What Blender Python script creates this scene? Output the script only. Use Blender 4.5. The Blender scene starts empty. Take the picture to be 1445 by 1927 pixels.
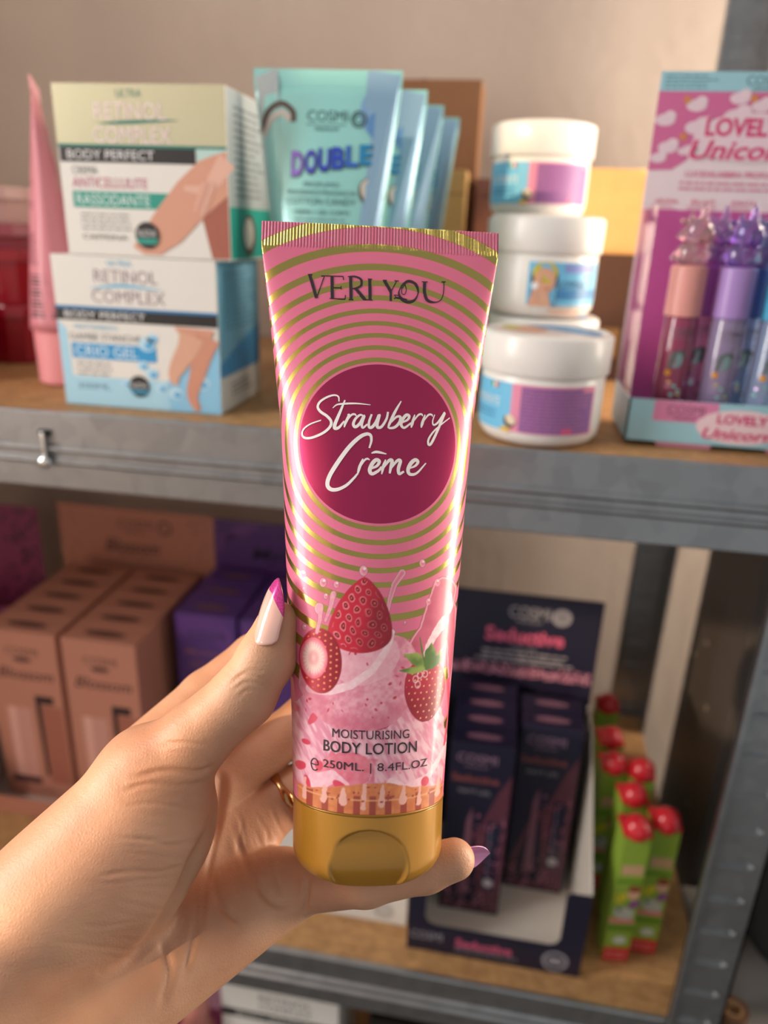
import bpy, bmesh, math, random
import numpy as np
from mathutils import Matrix, Vector

# ------------------------------------------------------------------ camera, light, exposure
SC = bpy.context.scene
COL = SC.collection
PI = math.pi
HOLD_R = Matrix(((0.98513, -0.09257, 0.14472), (0.16800, 0.34302, -0.92418), (0.03591, 0.93475, 0.35347)))
CAM_POS = Vector((0, 0, 1.40))
cam = bpy.data.cameras.new('camera')
camo = bpy.data.objects.new('camera', cam)
COL.objects.link(camo)
camo.matrix_world = Matrix.Translation(CAM_POS) @ HOLD_R.to_4x4()
cam.sensor_width = 36.0
cam.lens = 1400.0 / 1927.0 * 36.0
cam.clip_start = 0.01
cam.dof.use_dof = True
cam.dof.focus_distance = 0.232
cam.dof.aperture_fstop = 6.9
SC.camera = camo
SC.view_settings.view_transform = 'Standard'
SC.view_settings.look = 'None'
SC.view_settings.gamma = 1.0
SC.view_settings.use_curve_mapping = False
SC.view_settings.exposure = 0.16

w = bpy.data.worlds.new('shop_ambience')
SC.world = w
w.use_nodes = True
w.node_tree.nodes['Background'].inputs[0].default_value = (0.77, 0.78, 0.77, 1)
w.node_tree.nodes['Background'].inputs[1].default_value = 0.47


def lamp(name, kind, energy, color, loc, target=None, **kw):
    L = bpy.data.lights.new(name, kind)
    L.energy = energy
    L.color = color
    for k, v in kw.items():
        setattr(L, k, v)
    o = bpy.data.objects.new(name, L)
    o.location = loc
    if target is not None:
        o.rotation_euler = (Vector(target) - Vector(loc)).to_track_quat('-Z', 'Y').to_euler()
    COL.objects.link(o)
    return o


lamp('shop_window_daylight', 'AREA', 21.0, (1.0, 0.97, 0.93), (-1.15, -0.04, 1.70), (0.0, 0.26, 1.36), shape='RECTANGLE', size=0.42, size_y=1.0)
lamp('side_window_daylight', 'AREA', 27.0, (1.0, 0.86, 0.69), (0.95, 0.66, 1.45), (0.10, 0.86, 1.30), shape='RECTANGLE', size=0.42, size_y=1.2)
lamp('side_window_sunbeam', 'SPOT', 54.0, (1.0, 0.64, 0.30), (0.90, 0.10, 2.00), (0.085, 0.70, 1.415), spot_size=0.13, spot_blend=0.4, shadow_soft_size=0.01)
lamp('low_sun', 'SUN', 2.9, (1.0, 0.74, 0.46), (-1.5, -0.8, 2.2), (-1.5 + 0.62, -0.8 + 0.70, 2.2 - 0.34), angle=0.014)

# ------------------------------------------------------------------ helpers


def lin(h):
    h = h.lstrip('#')
    c = [int(h[i:i + 2], 16) / 255 for i in (0, 2, 4)]
    return tuple(x / 12.92 if x <= 0.04045 else ((x + 0.055) / 1.055) ** 2.4 for x in c) + (1.0,)


MATS = {}


def M(hexc, rough=0.5, metal=0.0, coat=0.0, trans=0.0, sss=0.0, name=None, noise=0.0, nscale=30.0, bump=0.0, bscale=200.0, alpha=1.0):
    key = (hexc, rough, metal, coat, trans, sss, noise, nscale, bump, bscale, alpha, name)
    if key in MATS:
        return MATS[key]
    m = bpy.data.materials.new(name or 'mat_' + hexc.strip('#'))
    m.use_nodes = True
    nt = m.node_tree
    b = nt.nodes['Principled BSDF']
    b.inputs['Base Color'].default_value = lin(hexc)
    b.inputs['Roughness'].default_value = rough
    b.inputs['Metallic'].default_value = metal
    b.inputs['Coat Weight'].default_value = coat
    b.inputs['Coat Roughness'].default_value = 0.08
    b.inputs['Transmission Weight'].default_value = trans
    b.inputs['Alpha'].default_value = alpha
    if sss:
        b.inputs['Subsurface Weight'].default_value = sss
        b.inputs['Subsurface Radius'].default_value = (1.0, 0.35, 0.2)
        b.inputs['Subsurface Scale'].default_value = 0.003
    tc = None
    if noise or bump:
        tc = nt.nodes.new('ShaderNodeTexCoord')
    if noise:
        n = nt.nodes.new('ShaderNodeTexNoise')
        n.inputs['Scale'].default_value = nscale
        n.inputs['Detail'].default_value = 6
        nt.links.new(tc.outputs['Object'], n.inputs['Vector'])
        mx = nt.nodes.new('ShaderNodeMix')
        mx.data_type = 'RGBA'
        c = lin(hexc)
        mx.inputs['A'].default_value = tuple(x * (1 - noise) for x in c[:3]) + (1,)
        mx.inputs['B'].default_value = tuple(min(1, x * (1 + noise)) for x in c[:3]) + (1,)
        nt.links.new(n.outputs['Fac'], mx.inputs['Factor'])
        nt.links.new(mx.outputs['Result'], b.inputs['Base Color'])
    if bump:
        n2 = nt.nodes.new('ShaderNodeTexNoise')
        n2.inputs['Scale'].default_value = bscale
        n2.inputs['Detail'].default_value = 5
        nt.links.new(tc.outputs['Object'], n2.inputs['Vector'])
        bp = nt.nodes.new('ShaderNodeBump')
        bp.inputs['Strength'].default_value = bump
        bp.inputs['Distance'].default_value = 0.002
        nt.links.new(n2.outputs['Fac'], bp.inputs['Height'])
        nt.links.new(bp.outputs['Normal'], b.inputs['Normal'])
    MATS[key] = m
    return m


def node_mat(name):
    m = bpy.data.materials.new(name)
    m.use_nodes = True
    return m, m.node_tree, m.node_tree.nodes['Principled BSDF']


def link_mesh(name, verts, faces, mats, idx=None, parent=None, smooth=False, loc=None):
    me = bpy.data.meshes.new(name)
    me.from_pydata([tuple(map(float, v)) for v in verts], [], [tuple(map(int, f)) for f in faces])
    for m in (mats if isinstance(mats, (list, tuple)) else [mats]):
        me.materials.append(m)
    if idx is not None:
        me.polygons.foreach_set('material_index', np.array(idx, dtype=np.int32))
    if smooth:
        me.polygons.foreach_set('use_smooth', np.ones(len(me.polygons), dtype=bool))
    me.update()
    o = bpy.data.objects.new(name, me)
    COL.objects.link(o)
    if parent is not None:
        o.parent = parent
    if loc is not None:
        o.location = loc
    return o


def tag(o, label, cat, group=None):
    o['label'] = label
    o['category'] = cat
    if group:
        o['group'] = group
    return o


def thing(name, label, cat, loc, rz=0.0, group=None):
    o = bpy.data.objects.new(name, None)
    o.empty_display_size = 0.02
    COL.objects.link(o)
    o.location = loc
    o.rotation_euler = (0, 0, rz)
    return tag(o, label, cat, group)


def dup(root, loc, rz=None, label=None):
    r = root.copy()
    COL.objects.link(r)
    r.location = loc
    if rz is not None:
        r.rotation_euler = (0, 0, rz)
    if label:
        r['label'] = label
    for ch in list(root.children):
        c = ch.copy()
        COL.objects.link(c)
        c.parent = r
        for g in list(ch.children):
            d = g.copy()
            COL.objects.link(d)
            d.parent = c
    return r


class MB:
    """collects shapes into one mesh"""

    def __init__(s):
        s.v, s.f, s.i = [], [], []

    def add(s, vs, fs, mi=0):
        b = len(s.v)
        s.v += [tuple(v) for v in vs]
        s.f += [tuple(b + k for k in f) for f in fs]
        s.i += [mi] * len(fs)
        return s

    def box(s, x0, x1, y0, y1, z0, z1, mi=0, bev=0.0):
        if not bev:
            vs = [(x, y, z) for z in (z0, z1) for y in (y0, y1) for x in (x0, x1)]
            return s.add(vs, [(0, 2, 3, 1), (4, 5, 7, 6), (0, 1, 5, 4), (2, 6, 7, 3), (0, 4, 6, 2), (1, 3, 7, 5)], mi)
        bm = bmesh.new()
        bmesh.ops.create_cube(bm, size=1)
        for v in bm.verts:
            v.co = ((x0 + x1) / 2 + v.co.x * (x1 - x0), (y0 + y1) / 2 + v.co.y * (y1 - y0), (z0 + z1) / 2 + v.co.z * (z1 - z0))
        bmesh.ops.bevel(bm, geom=bm.edges[:], offset=bev, segments=2, affect='EDGES', profile=0.6)
        bm.verts.index_update()
        s.add([v.co[:] for v in bm.verts], [[v.index for v in f.verts] for f in bm.faces], mi)
        bm.free()
        return s

    def lathe(s, prof, seg=48, c=(0, 0, 0), mi=0, fn=None):
        vs, fs = [], []
        n = len(prof)
        for j in range(seg):
            a = 2 * PI * j / seg
            for r, z in prof:
                vs.append((c[0] + r * math.cos(a), c[1] + r * math.sin(a), c[2] + z))
        for j in range(seg):
            k = (j + 1) % seg
            for i in range(n - 1):
                fs.append((j * n + i, k * n + i, k * n + i + 1, j * n + i + 1))
        if fn:
            vs = [fn(*v) for v in vs]
        return s.add(vs, fs, mi)

    def loft(s, rings, mi=0, cap=True, closed=True):
        b = [v for r in rings for v in r]
        n = len(rings[0])
        fs = []
        for a in range(len(rings) - 1):
            for k in range(n if closed else n - 1):
                k2 = (k + 1) % n
                fs.append((a * n + k, a * n + k2, (a + 1) * n + k2, (a + 1) * n + k))
        if cap:
            fs.append(tuple(range(n - 1, -1, -1)))
            fs.append(tuple((len(rings) - 1) * n + k for k in range(n)))
        return s.add(b, fs, mi)

    def sphere(s, c, r, mi=0, nu=20, nv=12, sc=(1, 1, 1)):
        prof = [(max(1e-5, math.sin(PI * i / nv)), -math.cos(PI * i / nv)) for i in range(nv + 1)]
        return s.lathe(prof, nu, mi=mi, fn=lambda x, y, z: (c[0] + x * r * sc[0], c[1] + y * r * sc[1], c[2] + z * r * sc[2]))

    def prism(s, pts, y0, y1, mi=0):
        n = len(pts)
        vs = [(x, y0, z) for x, z in pts] + [(x, y1, z) for x, z in pts]
        fs = [tuple(range(n)), tuple(range(2 * n - 1, n - 1, -1))] + [(k, n + k, n + (k + 1) % n, (k + 1) % n) for k in range(n)]
        return s.add(vs, fs, mi)

    def build(s, name, mats, parent=None, smooth=False, loc=None):
        o = link_mesh(name, s.v, s.f, mats, s.i, parent, smooth, loc)
        return o


TXT = {}


def text2d(st, bold=0.0, shear=0.0):
    key = (st, bold, shear)
    if key in TXT:
        return TXT[key]
    cu = bpy.data.curves.new('t', 'FONT')
    cu.body = st
    cu.offset = bold
    cu.shear = shear
    cu.resolution_u = 3
    o = bpy.data.objects.new('t', cu)
    COL.objects.link(o)
    bpy.context.view_layer.update()
    ev = o.evaluated_get(bpy.context.evaluated_depsgraph_get())
    me = ev.to_mesh()
    vs = np.array([v.co[:2] for v in me.vertices])
    fs = [tuple(p.vertices) for p in me.polygons]
    ev.to_mesh_clear()
    bpy.data.objects.remove(o)
    bpy.data.curves.remove(cu)
    lo, hi = vs.min(0), vs.max(0)
    vs = (vs - (lo + hi) / 2) / np.maximum(hi - lo, 1e-6)
    TXT[key] = (vs, fs)
    return TXT[key]


def smooth_line(pts, n=8):
    p = [np.array(q, float) for q in pts]
    if len(p) < 3:
        return p
    out = []
    q = [2 * p[0] - p[1]] + p + [2 * p[-1] - p[-2]]
    for i in range(1, len(q) - 2):
        for k in range(n):
            t = k / n
            out.append(0.5 * ((2 * q[i]) + (q[i + 1] - q[i - 1]) * t + (2 * q[i - 1] - 5 * q[i] + 4 * q[i + 1] - q[i + 2]) * t * t + (3 * q[i] - q[i - 1] - 3 * q[i + 1] + q[i + 2]) * t ** 3))
    out.append(p[-1])
    return out


CARRIER = {'bottle_print': ('bottle',), 'printed_sleeve': ('sleeve',), 'printed_back': ('sleeve',),
           'wrap_label': ('jar_body',), 'lid_label': ('lid',), 'lip_print': ('front_lip', 'tray'), 'card_print': ('back_card',), 'brand_lettering': ('sleeve',), 'script_lettering': ('sleeve',), 'product_lettering': ('sleeve',)}


class Print:
    """flat printing on a face, in metres on that face; each layer a hair above the one below"""

    def __init__(s):
        s.v, s.f, s.i, s.m = [], [], [], []

    def mi(s, m):
        if m not in s.m:
            s.m.append(m)
        return s.m.index(m)

    def add(s, vs, fs, m, lay):
        b = len(s.v)
        s.v += [(float(x), float(y), lay) for x, y in vs]
        s.f += [tuple(b + k for k in f) for f in fs]
        s.i += [s.mi(m)] * len(fs)
        return s

    def rect(s, x0, x1, y0, y1, m, lay=1, n=1):
        vs, fs = [], []
        for k in range(n + 1):
            x = x0 + (x1 - x0) * k / n
            vs += [(x, y0), (x, y1)]
        for k in range(n):
            fs.append((2 * k, 2 * k + 2, 2 * k + 3, 2 * k + 1))
        return s.add(vs, fs, m, lay)

    def poly(s, pts, m, lay=1):
        return s.add(pts, [tuple(range(len(pts)))], m, lay)

    def ell(s, x, y, rx, ry, m, lay=1, n=24, rot=0.0):
        c, d = math.cos(rot), math.sin(rot)
        pts = []
        for k in range(n):
            a = 2 * PI * k / n
            p, q = rx * math.cos(a), ry * math.sin(a)
            pts.append((x + p * c - q * d, y + p * d + q * c))
        return s.poly(pts, m, lay)

    def ring(s, x, y, r, wd, m, lay=1, n=28):
        vs, fs = [], []
        for k in range(n):
            a = 2 * PI * k / n
            vs += [(x + r * math.cos(a), y + r * math.sin(a)), (x + (r - wd) * math.cos(a), y + (r - wd) * math.sin(a))]
        for k in range(n):
            j = (k + 1) % n
            fs.append((2 * k, 2 * j, 2 * j + 1, 2 * k + 1))
        return s.add(vs, fs, m, lay)

    def text(s, st, x, y, wd, h, m, lay=2, bold=0.0, shear=0.0, rot=0.0):
        vs, fs = text2d(st, bold, shear)
        c, d = math.cos(rot), math.sin(rot)
        q = vs * np.array([wd, h])
        q = np.stack([x + q[:, 0] * c - q[:, 1] * d, y + q[:, 0] * d + q[:, 1] * c], 1)
        return s.add(q, fs, m, lay)

    def stroke(s, pts, wd, m, lay=2, n=6, sm=True):
        """ribbon along pts; wd a number or a function of 0..1"""
        p = smooth_line(pts, n) if sm else [np.array(q, float) for q in pts]
        vs, fs = [], []
        N = len(p)
        for k in range(N):
            d = p[min(k + 1, N - 1)] - p[max(k - 1, 0)]
            L = np.hypot(*d) or 1.0
            nrm = np.array([-d[1], d[0]]) / L
            ww = (wd(k / (N - 1)) if callable(wd) else wd) / 2
            vs += [p[k] + nrm * ww, p[k] - nrm * ww]
        for k in range(N - 1):
            fs.append((2 * k, 2 * k + 1, 2 * k + 3, 2 * k + 2))
        return s.add(vs, fs, m, lay)

    def lines(s, x0, x1, y0, y1, n, m, lay=1, fill=0.45, jag=0.25, seed=1):
        """small print: n broken lines of short word-like dashes"""
        rnd = random.Random(seed)
        st = (y1 - y0) / n
        for k in range(n):
            y = y1 - (k + 0.5) * st
            x = x0
            xe = x1 - rnd.random() * jag * (x1 - x0)
            while x < xe:
                L = (0.5 + 2.2 * rnd.random()) * st
                s.rect(x, min(x + L, xe), y - st * fill / 2, y + st * fill / 2, m, lay)
                x += L + 0.35 * st
        return s

    def build(s, name, fn, parent):
        vs = fn(np.array(s.v))
        for ch in parent.children:          # print belongs to the part that carries it
            if ch.type == 'MESH' and ch.name.split('.')[0] in CARRIER.get(name, ()):
                parent = ch
                break
        return link_mesh(name, vs, s.f, s.m, s.i, parent)


def plane_map(o, ux, uy, n, eps=0.00012):
    o, ux, uy, n = map(np.array, (o, ux, uy, n))

    def fn(v):
        return o + v[:, :1] * ux + v[:, 1:2] * uy + v[:, 2:3] * eps * n
    return fn


def front_map(x0, y, z0=0.0):
    return plane_map((x0, y, z0), (1, 0, 0), (0, 0, 1), (0, -1, 0))


def side_map(x, y0, z0=0.0):   # a face that looks towards +x, x of the print running to the back
    return plane_map((x, y0, z0), (0, 1, 0), (0, 0, 1), (1, 0, 0))


def top_map(x0, y0, z):
    return plane_map((x0, y0, z), (1, 0, 0), (0, 1, 0), (0, 0, 1))


def cyl_map(r, z0=0.0, eps=0.00012):   # x of the print is arc length from the front (-y) side
    def fn(v):
        a = v[:, 0] / r
        R = r + v[:, 2] * eps
        return np.stack([R * np.sin(a), -R * np.cos(a), z0 + v[:, 1]], 1)
    return fn


# ------------------------------------------------------------------ setting
ZS, ZL, ZB = 1.2822, 0.840, 0.405      # tops of the three boards
YF = 0.431                               # front of the shelf

wallm, nt, b = node_mat('plaster')
tc = nt.nodes.new('ShaderNodeTexCoord')
n1 = nt.nodes.new('ShaderNodeTexNoise'); n1.inputs['Scale'].default_value = 5; n1.inputs['Detail'].default_value = 8
n2 = nt.nodes.new('ShaderNodeTexNoise'); n2.inputs['Scale'].default_value = 60; n2.inputs['Detail'].default_value = 4
rp = nt.nodes.new('ShaderNodeValToRGB')
rp.color_ramp.elements[0].color = lin('#bbaa9f'); rp.color_ramp.elements[1].color = lin('#cbbcb0')
rp.color_ramp.elements[0].position = 0.3; rp.color_ramp.elements[1].position = 0.75
bp = nt.nodes.new('ShaderNodeBump'); bp.inputs['Strength'].default_value = 0.25; bp.inputs['Distance'].default_value = 0.003
nt.links.new(tc.outputs['Object'], n1.inputs['Vector']); nt.links.new(tc.outputs['Object'], n2.inputs['Vector'])
nt.links.new(n1.outputs['Fac'], rp.inputs['Fac']); nt.links.new(rp.outputs['Color'], b.inputs['Base Color'])
nt.links.new(n2.outputs['Fac'], bp.inputs['Height']); nt.links.new(bp.outputs['Normal'], b.inputs['Normal'])
b.inputs['Roughness'].default_value = 0.85


def struct(name, mb, m):
    o = mb.build(name, m)
    o['kind'] = 'structure'
    return o


struct('wall_back', MB().box(-1.6, 1.4, 0.90, 0.98, 0, 2.6), wallm)
struct('floor', MB().box(-1.6, 1.4, -1.2, 0.90, -0.06, 0.0), M('#35312f', 0.6, noise=0.15, nscale=8, bump=0.1, name='grey_screed'))
struct('added_shade_wall', MB().box(-0.98, -0.90, 0.10, 0.90, 0, 2.6), wallm)  # unseen wall, added to keep window light off the left side
# added unseen panel, openings cut to shape the low sun into patches
mbw = MB()
xs_ = (-1.6, -0.92, -0.86, -0.765, -0.50, -0.36)
mbw.box(-1.6, -0.36, -0.306, -0.30, 0, 1.385)
mbw.box(-1.6, -0.92, -0.306, -0.30, 1.385, 2.6)
mbw.box(-0.92, -0.815, -0.306, -0.30, 1.385, 1.535)
mbw.box(-0.765, -0.70, -0.306, -0.30, 1.535, 1.865)
mbw.box(-0.815, -0.765, -0.306, -0.30, 1.385, 1.865)
mbw.box(-0.92, -0.815, -0.306, -0.30, 1.535, 1.865)
mbw.box(-0.70, -0.36, -0.306, -0.30, 1.535, 2.6)
mbw.box(-0.5015, -0.36, -0.306, -0.30, 1.414, 1.535)
mbw.box(-0.484, -0.36, -0.306, -0.30, 1.385, 1.414)
mbw.box(-0.765, -0.4995, -0.306, -0.30, 1.385, 1.420)
mbw.box(-0.92, -0.845, -0.306, -0.30, 1.865, 2.6)
mbw.box(-0.845, -0.70, -0.306, -0.30, 1.955, 2.6)
mbw.box(-0.775, -0.70, -0.306, -0.30, 1.865, 1.955)
struct('sun_mask_panel', mbw, wallm)

# ------------------------------------------------------------------ steel shelving unit
steel, nt, b = node_mat('galvanised_steel')
tc = nt.nodes.new('ShaderNodeTexCoord')
vo = nt.nodes.new('ShaderNodeTexVoronoi'); vo.inputs['Scale'].default_value = 90
no = nt.nodes.new('ShaderNodeTexNoise'); no.inputs['Scale'].default_value = 14
mr = nt.nodes.new('ShaderNodeMapRange'); mr.inputs['To Min'].default_value = 0.26; mr.inputs['To Max'].default_value = 0.44
rp = nt.nodes.new('ShaderNodeValToRGB')
rp.color_ramp.elements[0].color = lin('#96989b'); rp.color_ramp.elements[1].color = lin('#a6a8ab')
nt.links.new(tc.outputs['Object'], vo.inputs['Vector']); nt.links.new(tc.outputs['Object'], no.inputs['Vector'])
nt.links.new(vo.outputs['Color'], rp.inputs['Fac']); nt.links.new(rp.outputs['Color'], b.inputs['Base Color'])
nt.links.new(no.outputs['Fac'], mr.inputs['Value']); nt.links.new(mr.outputs['Result'], b.inputs['Roughness'])
b.inputs['Metallic'].default_value = 0.9

boardm, nt, b = node_mat('chipboard')
tc = nt.nodes.new('ShaderNodeTexCoord')
mp = nt.nodes.new('ShaderNodeMapping'); mp.inputs['Scale'].default_value = (1, 4, 1)
n1 = nt.nodes.new('ShaderNodeTexNoise'); n1.inputs['Scale'].default_value = 60; n1.inputs['Detail'].default_value = 10
n2 = nt.nodes.new('ShaderNodeTexVoronoi'); n2.inputs['Scale'].default_value = 220
mx = nt.nodes.new('ShaderNodeMath'); mx.operation = 'MULTIPLY_ADD'; mx.inputs[1].default_value = 0.35
rp = nt.nodes.new('ShaderNodeValToRGB')
rp.color_ramp.elements[0].color = lin('#8f6840'); rp.color_ramp.elements[1].color = lin('#b98d5c')
rp.color_ramp.elements[0].position = 0.35; rp.color_ramp.elements[1].position = 0.9
nt.links.new(tc.outputs['Object'], mp.inputs['Vector']); nt.links.new(mp.outputs['Vector'], n1.inputs['Vector'])
nt.links.new(tc.outputs['Object'], n2.inputs['Vector'])
nt.links.new(n2.outputs['Color'], mx.inputs[0]); nt.links.new(n1.outputs['Fac'], mx.inputs[2])
nt.links.new(mx.outputs['Value'], rp.inputs['Fac']); nt.links.new(rp.outputs['Color'], b.inputs['Base Color'])
b.inputs['Roughness'].default_value = 0.6

XL, XR, YB = -0.86, 0.2045, 0.832
unit = thing('shelving_unit', 'galvanised steel shelving unit with chipboard shelves against the plaster wall', 'shelving', (XL, YF, 0))


def L(x, y, z):
    return (x - XL, y - YF, z)


for z in (ZS - 0.0005, ZL - 0.0005, ZB - 0.0005):
    MB().box(0.0015, XR - XL - 0.0015, 0.003, YB - YF - 0.002, z - 0.012, z, bev=0.0008).build('shelf_board', boardm, unit)
    # pressed edge beam: lip, face, two rolled ribs, foot
    prof = [(0.0030, 0.0012), (0.0000, 0.0012), (-0.0012, 0.0000), (-0.0012, -0.0205), (-0.0022, -0.0212), (-0.0034, -0.0222), (-0.0036, -0.0236), (-0.0028, -0.0250), (-0.0014, -0.0258),
            (-0.0014, -0.0292), (-0.0022, -0.0299), (-0.0034, -0.0308), (-0.0036, -0.0322), (-0.0028, -0.0336), (-0.0014, -0.0344), (-0.0014, -0.0500), (-0.0008, -0.0508), (0.0160, -0.0510),
            (0.0160, -0.0495), (0.0003, -0.0490), (0.0003, -0.0010), (0.0030, -0.0002)]
    mb = MB()
    mb.loft([[(0.004, y, z + q) for y, q in prof], [(XR - XL - 0.002, y, z + q) for y, q in prof]])
    mb.build('edge_beam', steel, unit)
    mb = MB()
    mb.box(0.004, XR - XL - 0.002, YB - YF - 0.002, YB - YF, z - 0.051, z + 0.001)
    mb.build('edge_beam', steel, unit)
    for sx in (0.0022, XR - XL - 0.0042):
        MB().box(sx, sx + 0.002, 0.02, YB - YF - 0.02, z - 0.051, z - 0.0125).build('side_beam', steel, unit)


def post(x0, fx, y0, fy):
    """slotted angle post, fx/fy = side the other flange lies on"""
    mb = MB()
    W = 0.038
    t = 0.0018
    z1 = 1.98
    xs = (x0, x0 + W) if fx > 0 else (x0 - W, x0)
    pitch, hw = 0.0305, 0.0022
    nz = int(z1 / pitch)
    # front flange: two rails, webs between the keyhole slots and pressed ridges
    xa, xb = xs[0] + 0.009, xs[1] - 0.009
    mb.box(xs[0], xa, y0, y0 + t, 0, z1)
    mb.box(xb, xs[1], y0, y0 + t, 0, z1)
    for k in range(nz + 1):
        zc = k * pitch
        mb.box(xa, xb, y0, y0 + t, zc + hw, min(z1, zc + pitch - hw))
        mb.box(xa, xb, y0 + t * 0.5, y0 + t, zc - hw, zc + hw)
        mb.box(xa - 0.002, xb - 0.001, y0 - 0.0016, y0 + 0.0004, zc - hw - 0.0016, zc - hw, bev=0.0004)
        mb.sphere((xb - 0.0005, y0 - 0.0002, zc - 0.001), 0.0021, nu=8, nv=6)
    # return flange along the side
    xi = xs[1] if fx > 0 else xs[0]
    ya, yb = (y0, y0 + fy * W)
    mb.box(min(xi, xi - fx * t), max(xi, xi - fx * t), min(ya, yb), max(ya, yb), 0, z1)
    # rolled lip on the free edge
    xo = xs[0] if fx > 0 else xs[1]
    mb.box(min(xo, xo + fx * 0.0032), max(xo, xo + fx * 0.0032), y0 - 0.003, y0 + 0.004, 0, z1, bev=0.0012)
    return mb


def shift(mb):
    mb.v = [L(*v) for v in mb.v]
    return mb


shift(post(0.1655, 1, YF - 0.006, 1)).build('post', steel, unit)
shift(post(0.1665, 1, YB + 0.002, -1)).build('post', steel, unit)
shift(post(XL + 0.038, -1, YF - 0.006, 1)).build('post', steel, unit)
shift(post(XL + 0.038, -1, YB + 0.002, -1)).build('post', steel, unit)
# hook in the upper beam
hk = MB()
hp = (-0.293, 0.431, 1.262)
hk.sphere((hp[0], YF - 0.006, hp[2] - 0.012), 0.0052, nu=16, nv=10, sc=(1, 0.5, 0.8))
hk.box(hp[0] - 0.0012, hp[0] + 0.0012, YF - 0.0055, YF - 0.002, hp[2] - 0.012, hp[2] + 0.008, bev=0.0004)
hk.box(hp[0] - 0.004, hp[0] + 0.004, YF - 0.0034, YF - 0.001, hp[2] + 0.005, hp[2] + 0.009, mi=1, bev=0.0008)
shift(hk).build('hook', [M('#d8dcdc', 0.2, 1.0, name='zinc_bolt'), M('#1c1c1e', 0.6)], unit, smooth=True)

# ------------------------------------------------------------------ upper board, left: two cream cartons
BLK, GRY = M('#1d1c1e', 0.45), M('#77777b', 0.5)
SKIN_P = M('#d69c84', 0.5)
LEGD = M('#b9775d', 0.5)
FOIL = M('#a2939c', 0.3, 0.35, name='rose_foil')
FOILG = M('#efdde2', 0.22, 0.35, name='bright_foil')


def carton(name, label, x0, x1, y0, y1, z0, z1, body, group=None, mats=None):
    r = thing(name, label, 'box', (x0, y0, z0), 0, group)
    MB().box(0, x1 - x0, 0, y1 - y0, 0, z1 - z0, bev=0.0007).build('carton_body', body, r)
    return r


# lower carton (white and blue)
bw, bd, bh = 0.111, 0.080, 0.0965
WH = M('#e6e4de', 0.35, coat=0.2)
r = carton('cream_carton', 'white and blue cream carton with crossed legs picture, under the green carton', -0.2940, -0.1830, 0.4592, 0.5392, ZS, ZS + bh, WH)
p = Print()
CY, BL, LB = M('#2f9bd6', 0.4), M('#2a7fb8', 0.4), M('#a9d8ee', 0.4)
p.rect(0, bw, 0, 0.0195, LB, 1)
p.poly([(0, 0.0195), (0.0072, 0.0195), (0.006, 0.05), (0, 0.056)], LB, 1)
p.rect(0.0, bw, 0.0635, 0.0652, BL, 2)
p.rect(0.0, bw, 0.0560, 0.0635, BLK, 2)
p.text('BODY PERFECT', 0.034, 0.0598, 0.056, 0.0046, M('#e9e9ea', 0.4), 3)
p.text('ULTRA', 0.047, 0.0925, 0.0165, 0.0036, M('#56b6dd', 0.4), 2)
p.text('RETINOL', 0.0505, 0.0845, 0.043, 0.0080, FOIL, 2)
p.text('COMPLEX', 0.0515, 0.0720, 0.050, 0.0080, FOIL, 2)
p.stroke([(0.026, 0.0765), (0.048, 0.0790), (0.075, 0.0772)], lambda t: 0.0015 * math.sin(PI * t) + 0.0003, M('#4fb3dc', 0.4), 3)
p.text('TRATTAMENTO', 0.0265, 0.0520, 0.031, 0.0030, M('#6fb7da', 0.4), 2)
p.text('GAMBE STANCHE', 0.0330, 0.0458, 0.050, 0.0044, GRY, 2)
p.rect(0.0085, 0.068, 0.0315, 0.0415, CY, 2)
p.text('CRIO GEL', 0.033, 0.0366, 0.044, 0.0068, M('#dff1fa', 0.4), 3)
p.lines(0.011, 0.036, 0.0195, 0.030, 3, GRY, 2, 0.3, 0.2, 3)
p.text('300ML', 0.022, 0.013, 0.024, 0.004, M('#5d7f98', 0.5), 2)
# water and ice
p.poly([(0.075, 0.0), (0.075, 0.020), (0.085, 0.034), (0.10, 0.042), (bw, 0.046), (bw, 0.0)], M('#8cc8ea', 0.4), 2)
for k, (x, y, s) in enumerate([(0.062, 0.043, 0.006), (0.066, 0.047, 0.004), (0.058, 0.029, 0.004), (0.064, 0.024, 0.005), (0.052, 0.012, 0.004), (0.080, 0.012, 0.005), (0.070, 0.015, 0.004), (0.045, 0.016, 0.003), (0.098, 0.020, 0.006)]):
    p.ell(x, y, s, s * 0.8, M('#bfe3f5', 0.3), 3, 12)
    p.ell(x + s * 0.2, y - s * 0.15, s * 0.55, s * 0.4, M('#5db0e2', 0.3), 4, 10)
# crossed legs
p.poly([(0.0815, 0.0555), (0.1085, 0.0545), (0.1060, 0.0480), (0.0960, 0.0440), (0.0890, 0.0450)], SKIN_P, 5)
p.stroke([(0.1040, 0.0500), (0.1000, 0.0400), (0.0960, 0.0270), (0.0915, 0.0120), (0.0950, 0.0015)], lambda t: 0.0125 * (1 - t) ** 0.9 + 0.0040, M('#cf927a', 0.5), 6)
p.stroke([(0.0930, 0.0500), (0.0900, 0.0420), (0.0830, 0.0310), (0.0795, 0.0240), (0.0800, 0.0180)], lambda t: 0.0125 * (1 - t) ** 0.9 + 0.0042, M('#dba88f', 0.5), 7)
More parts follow.
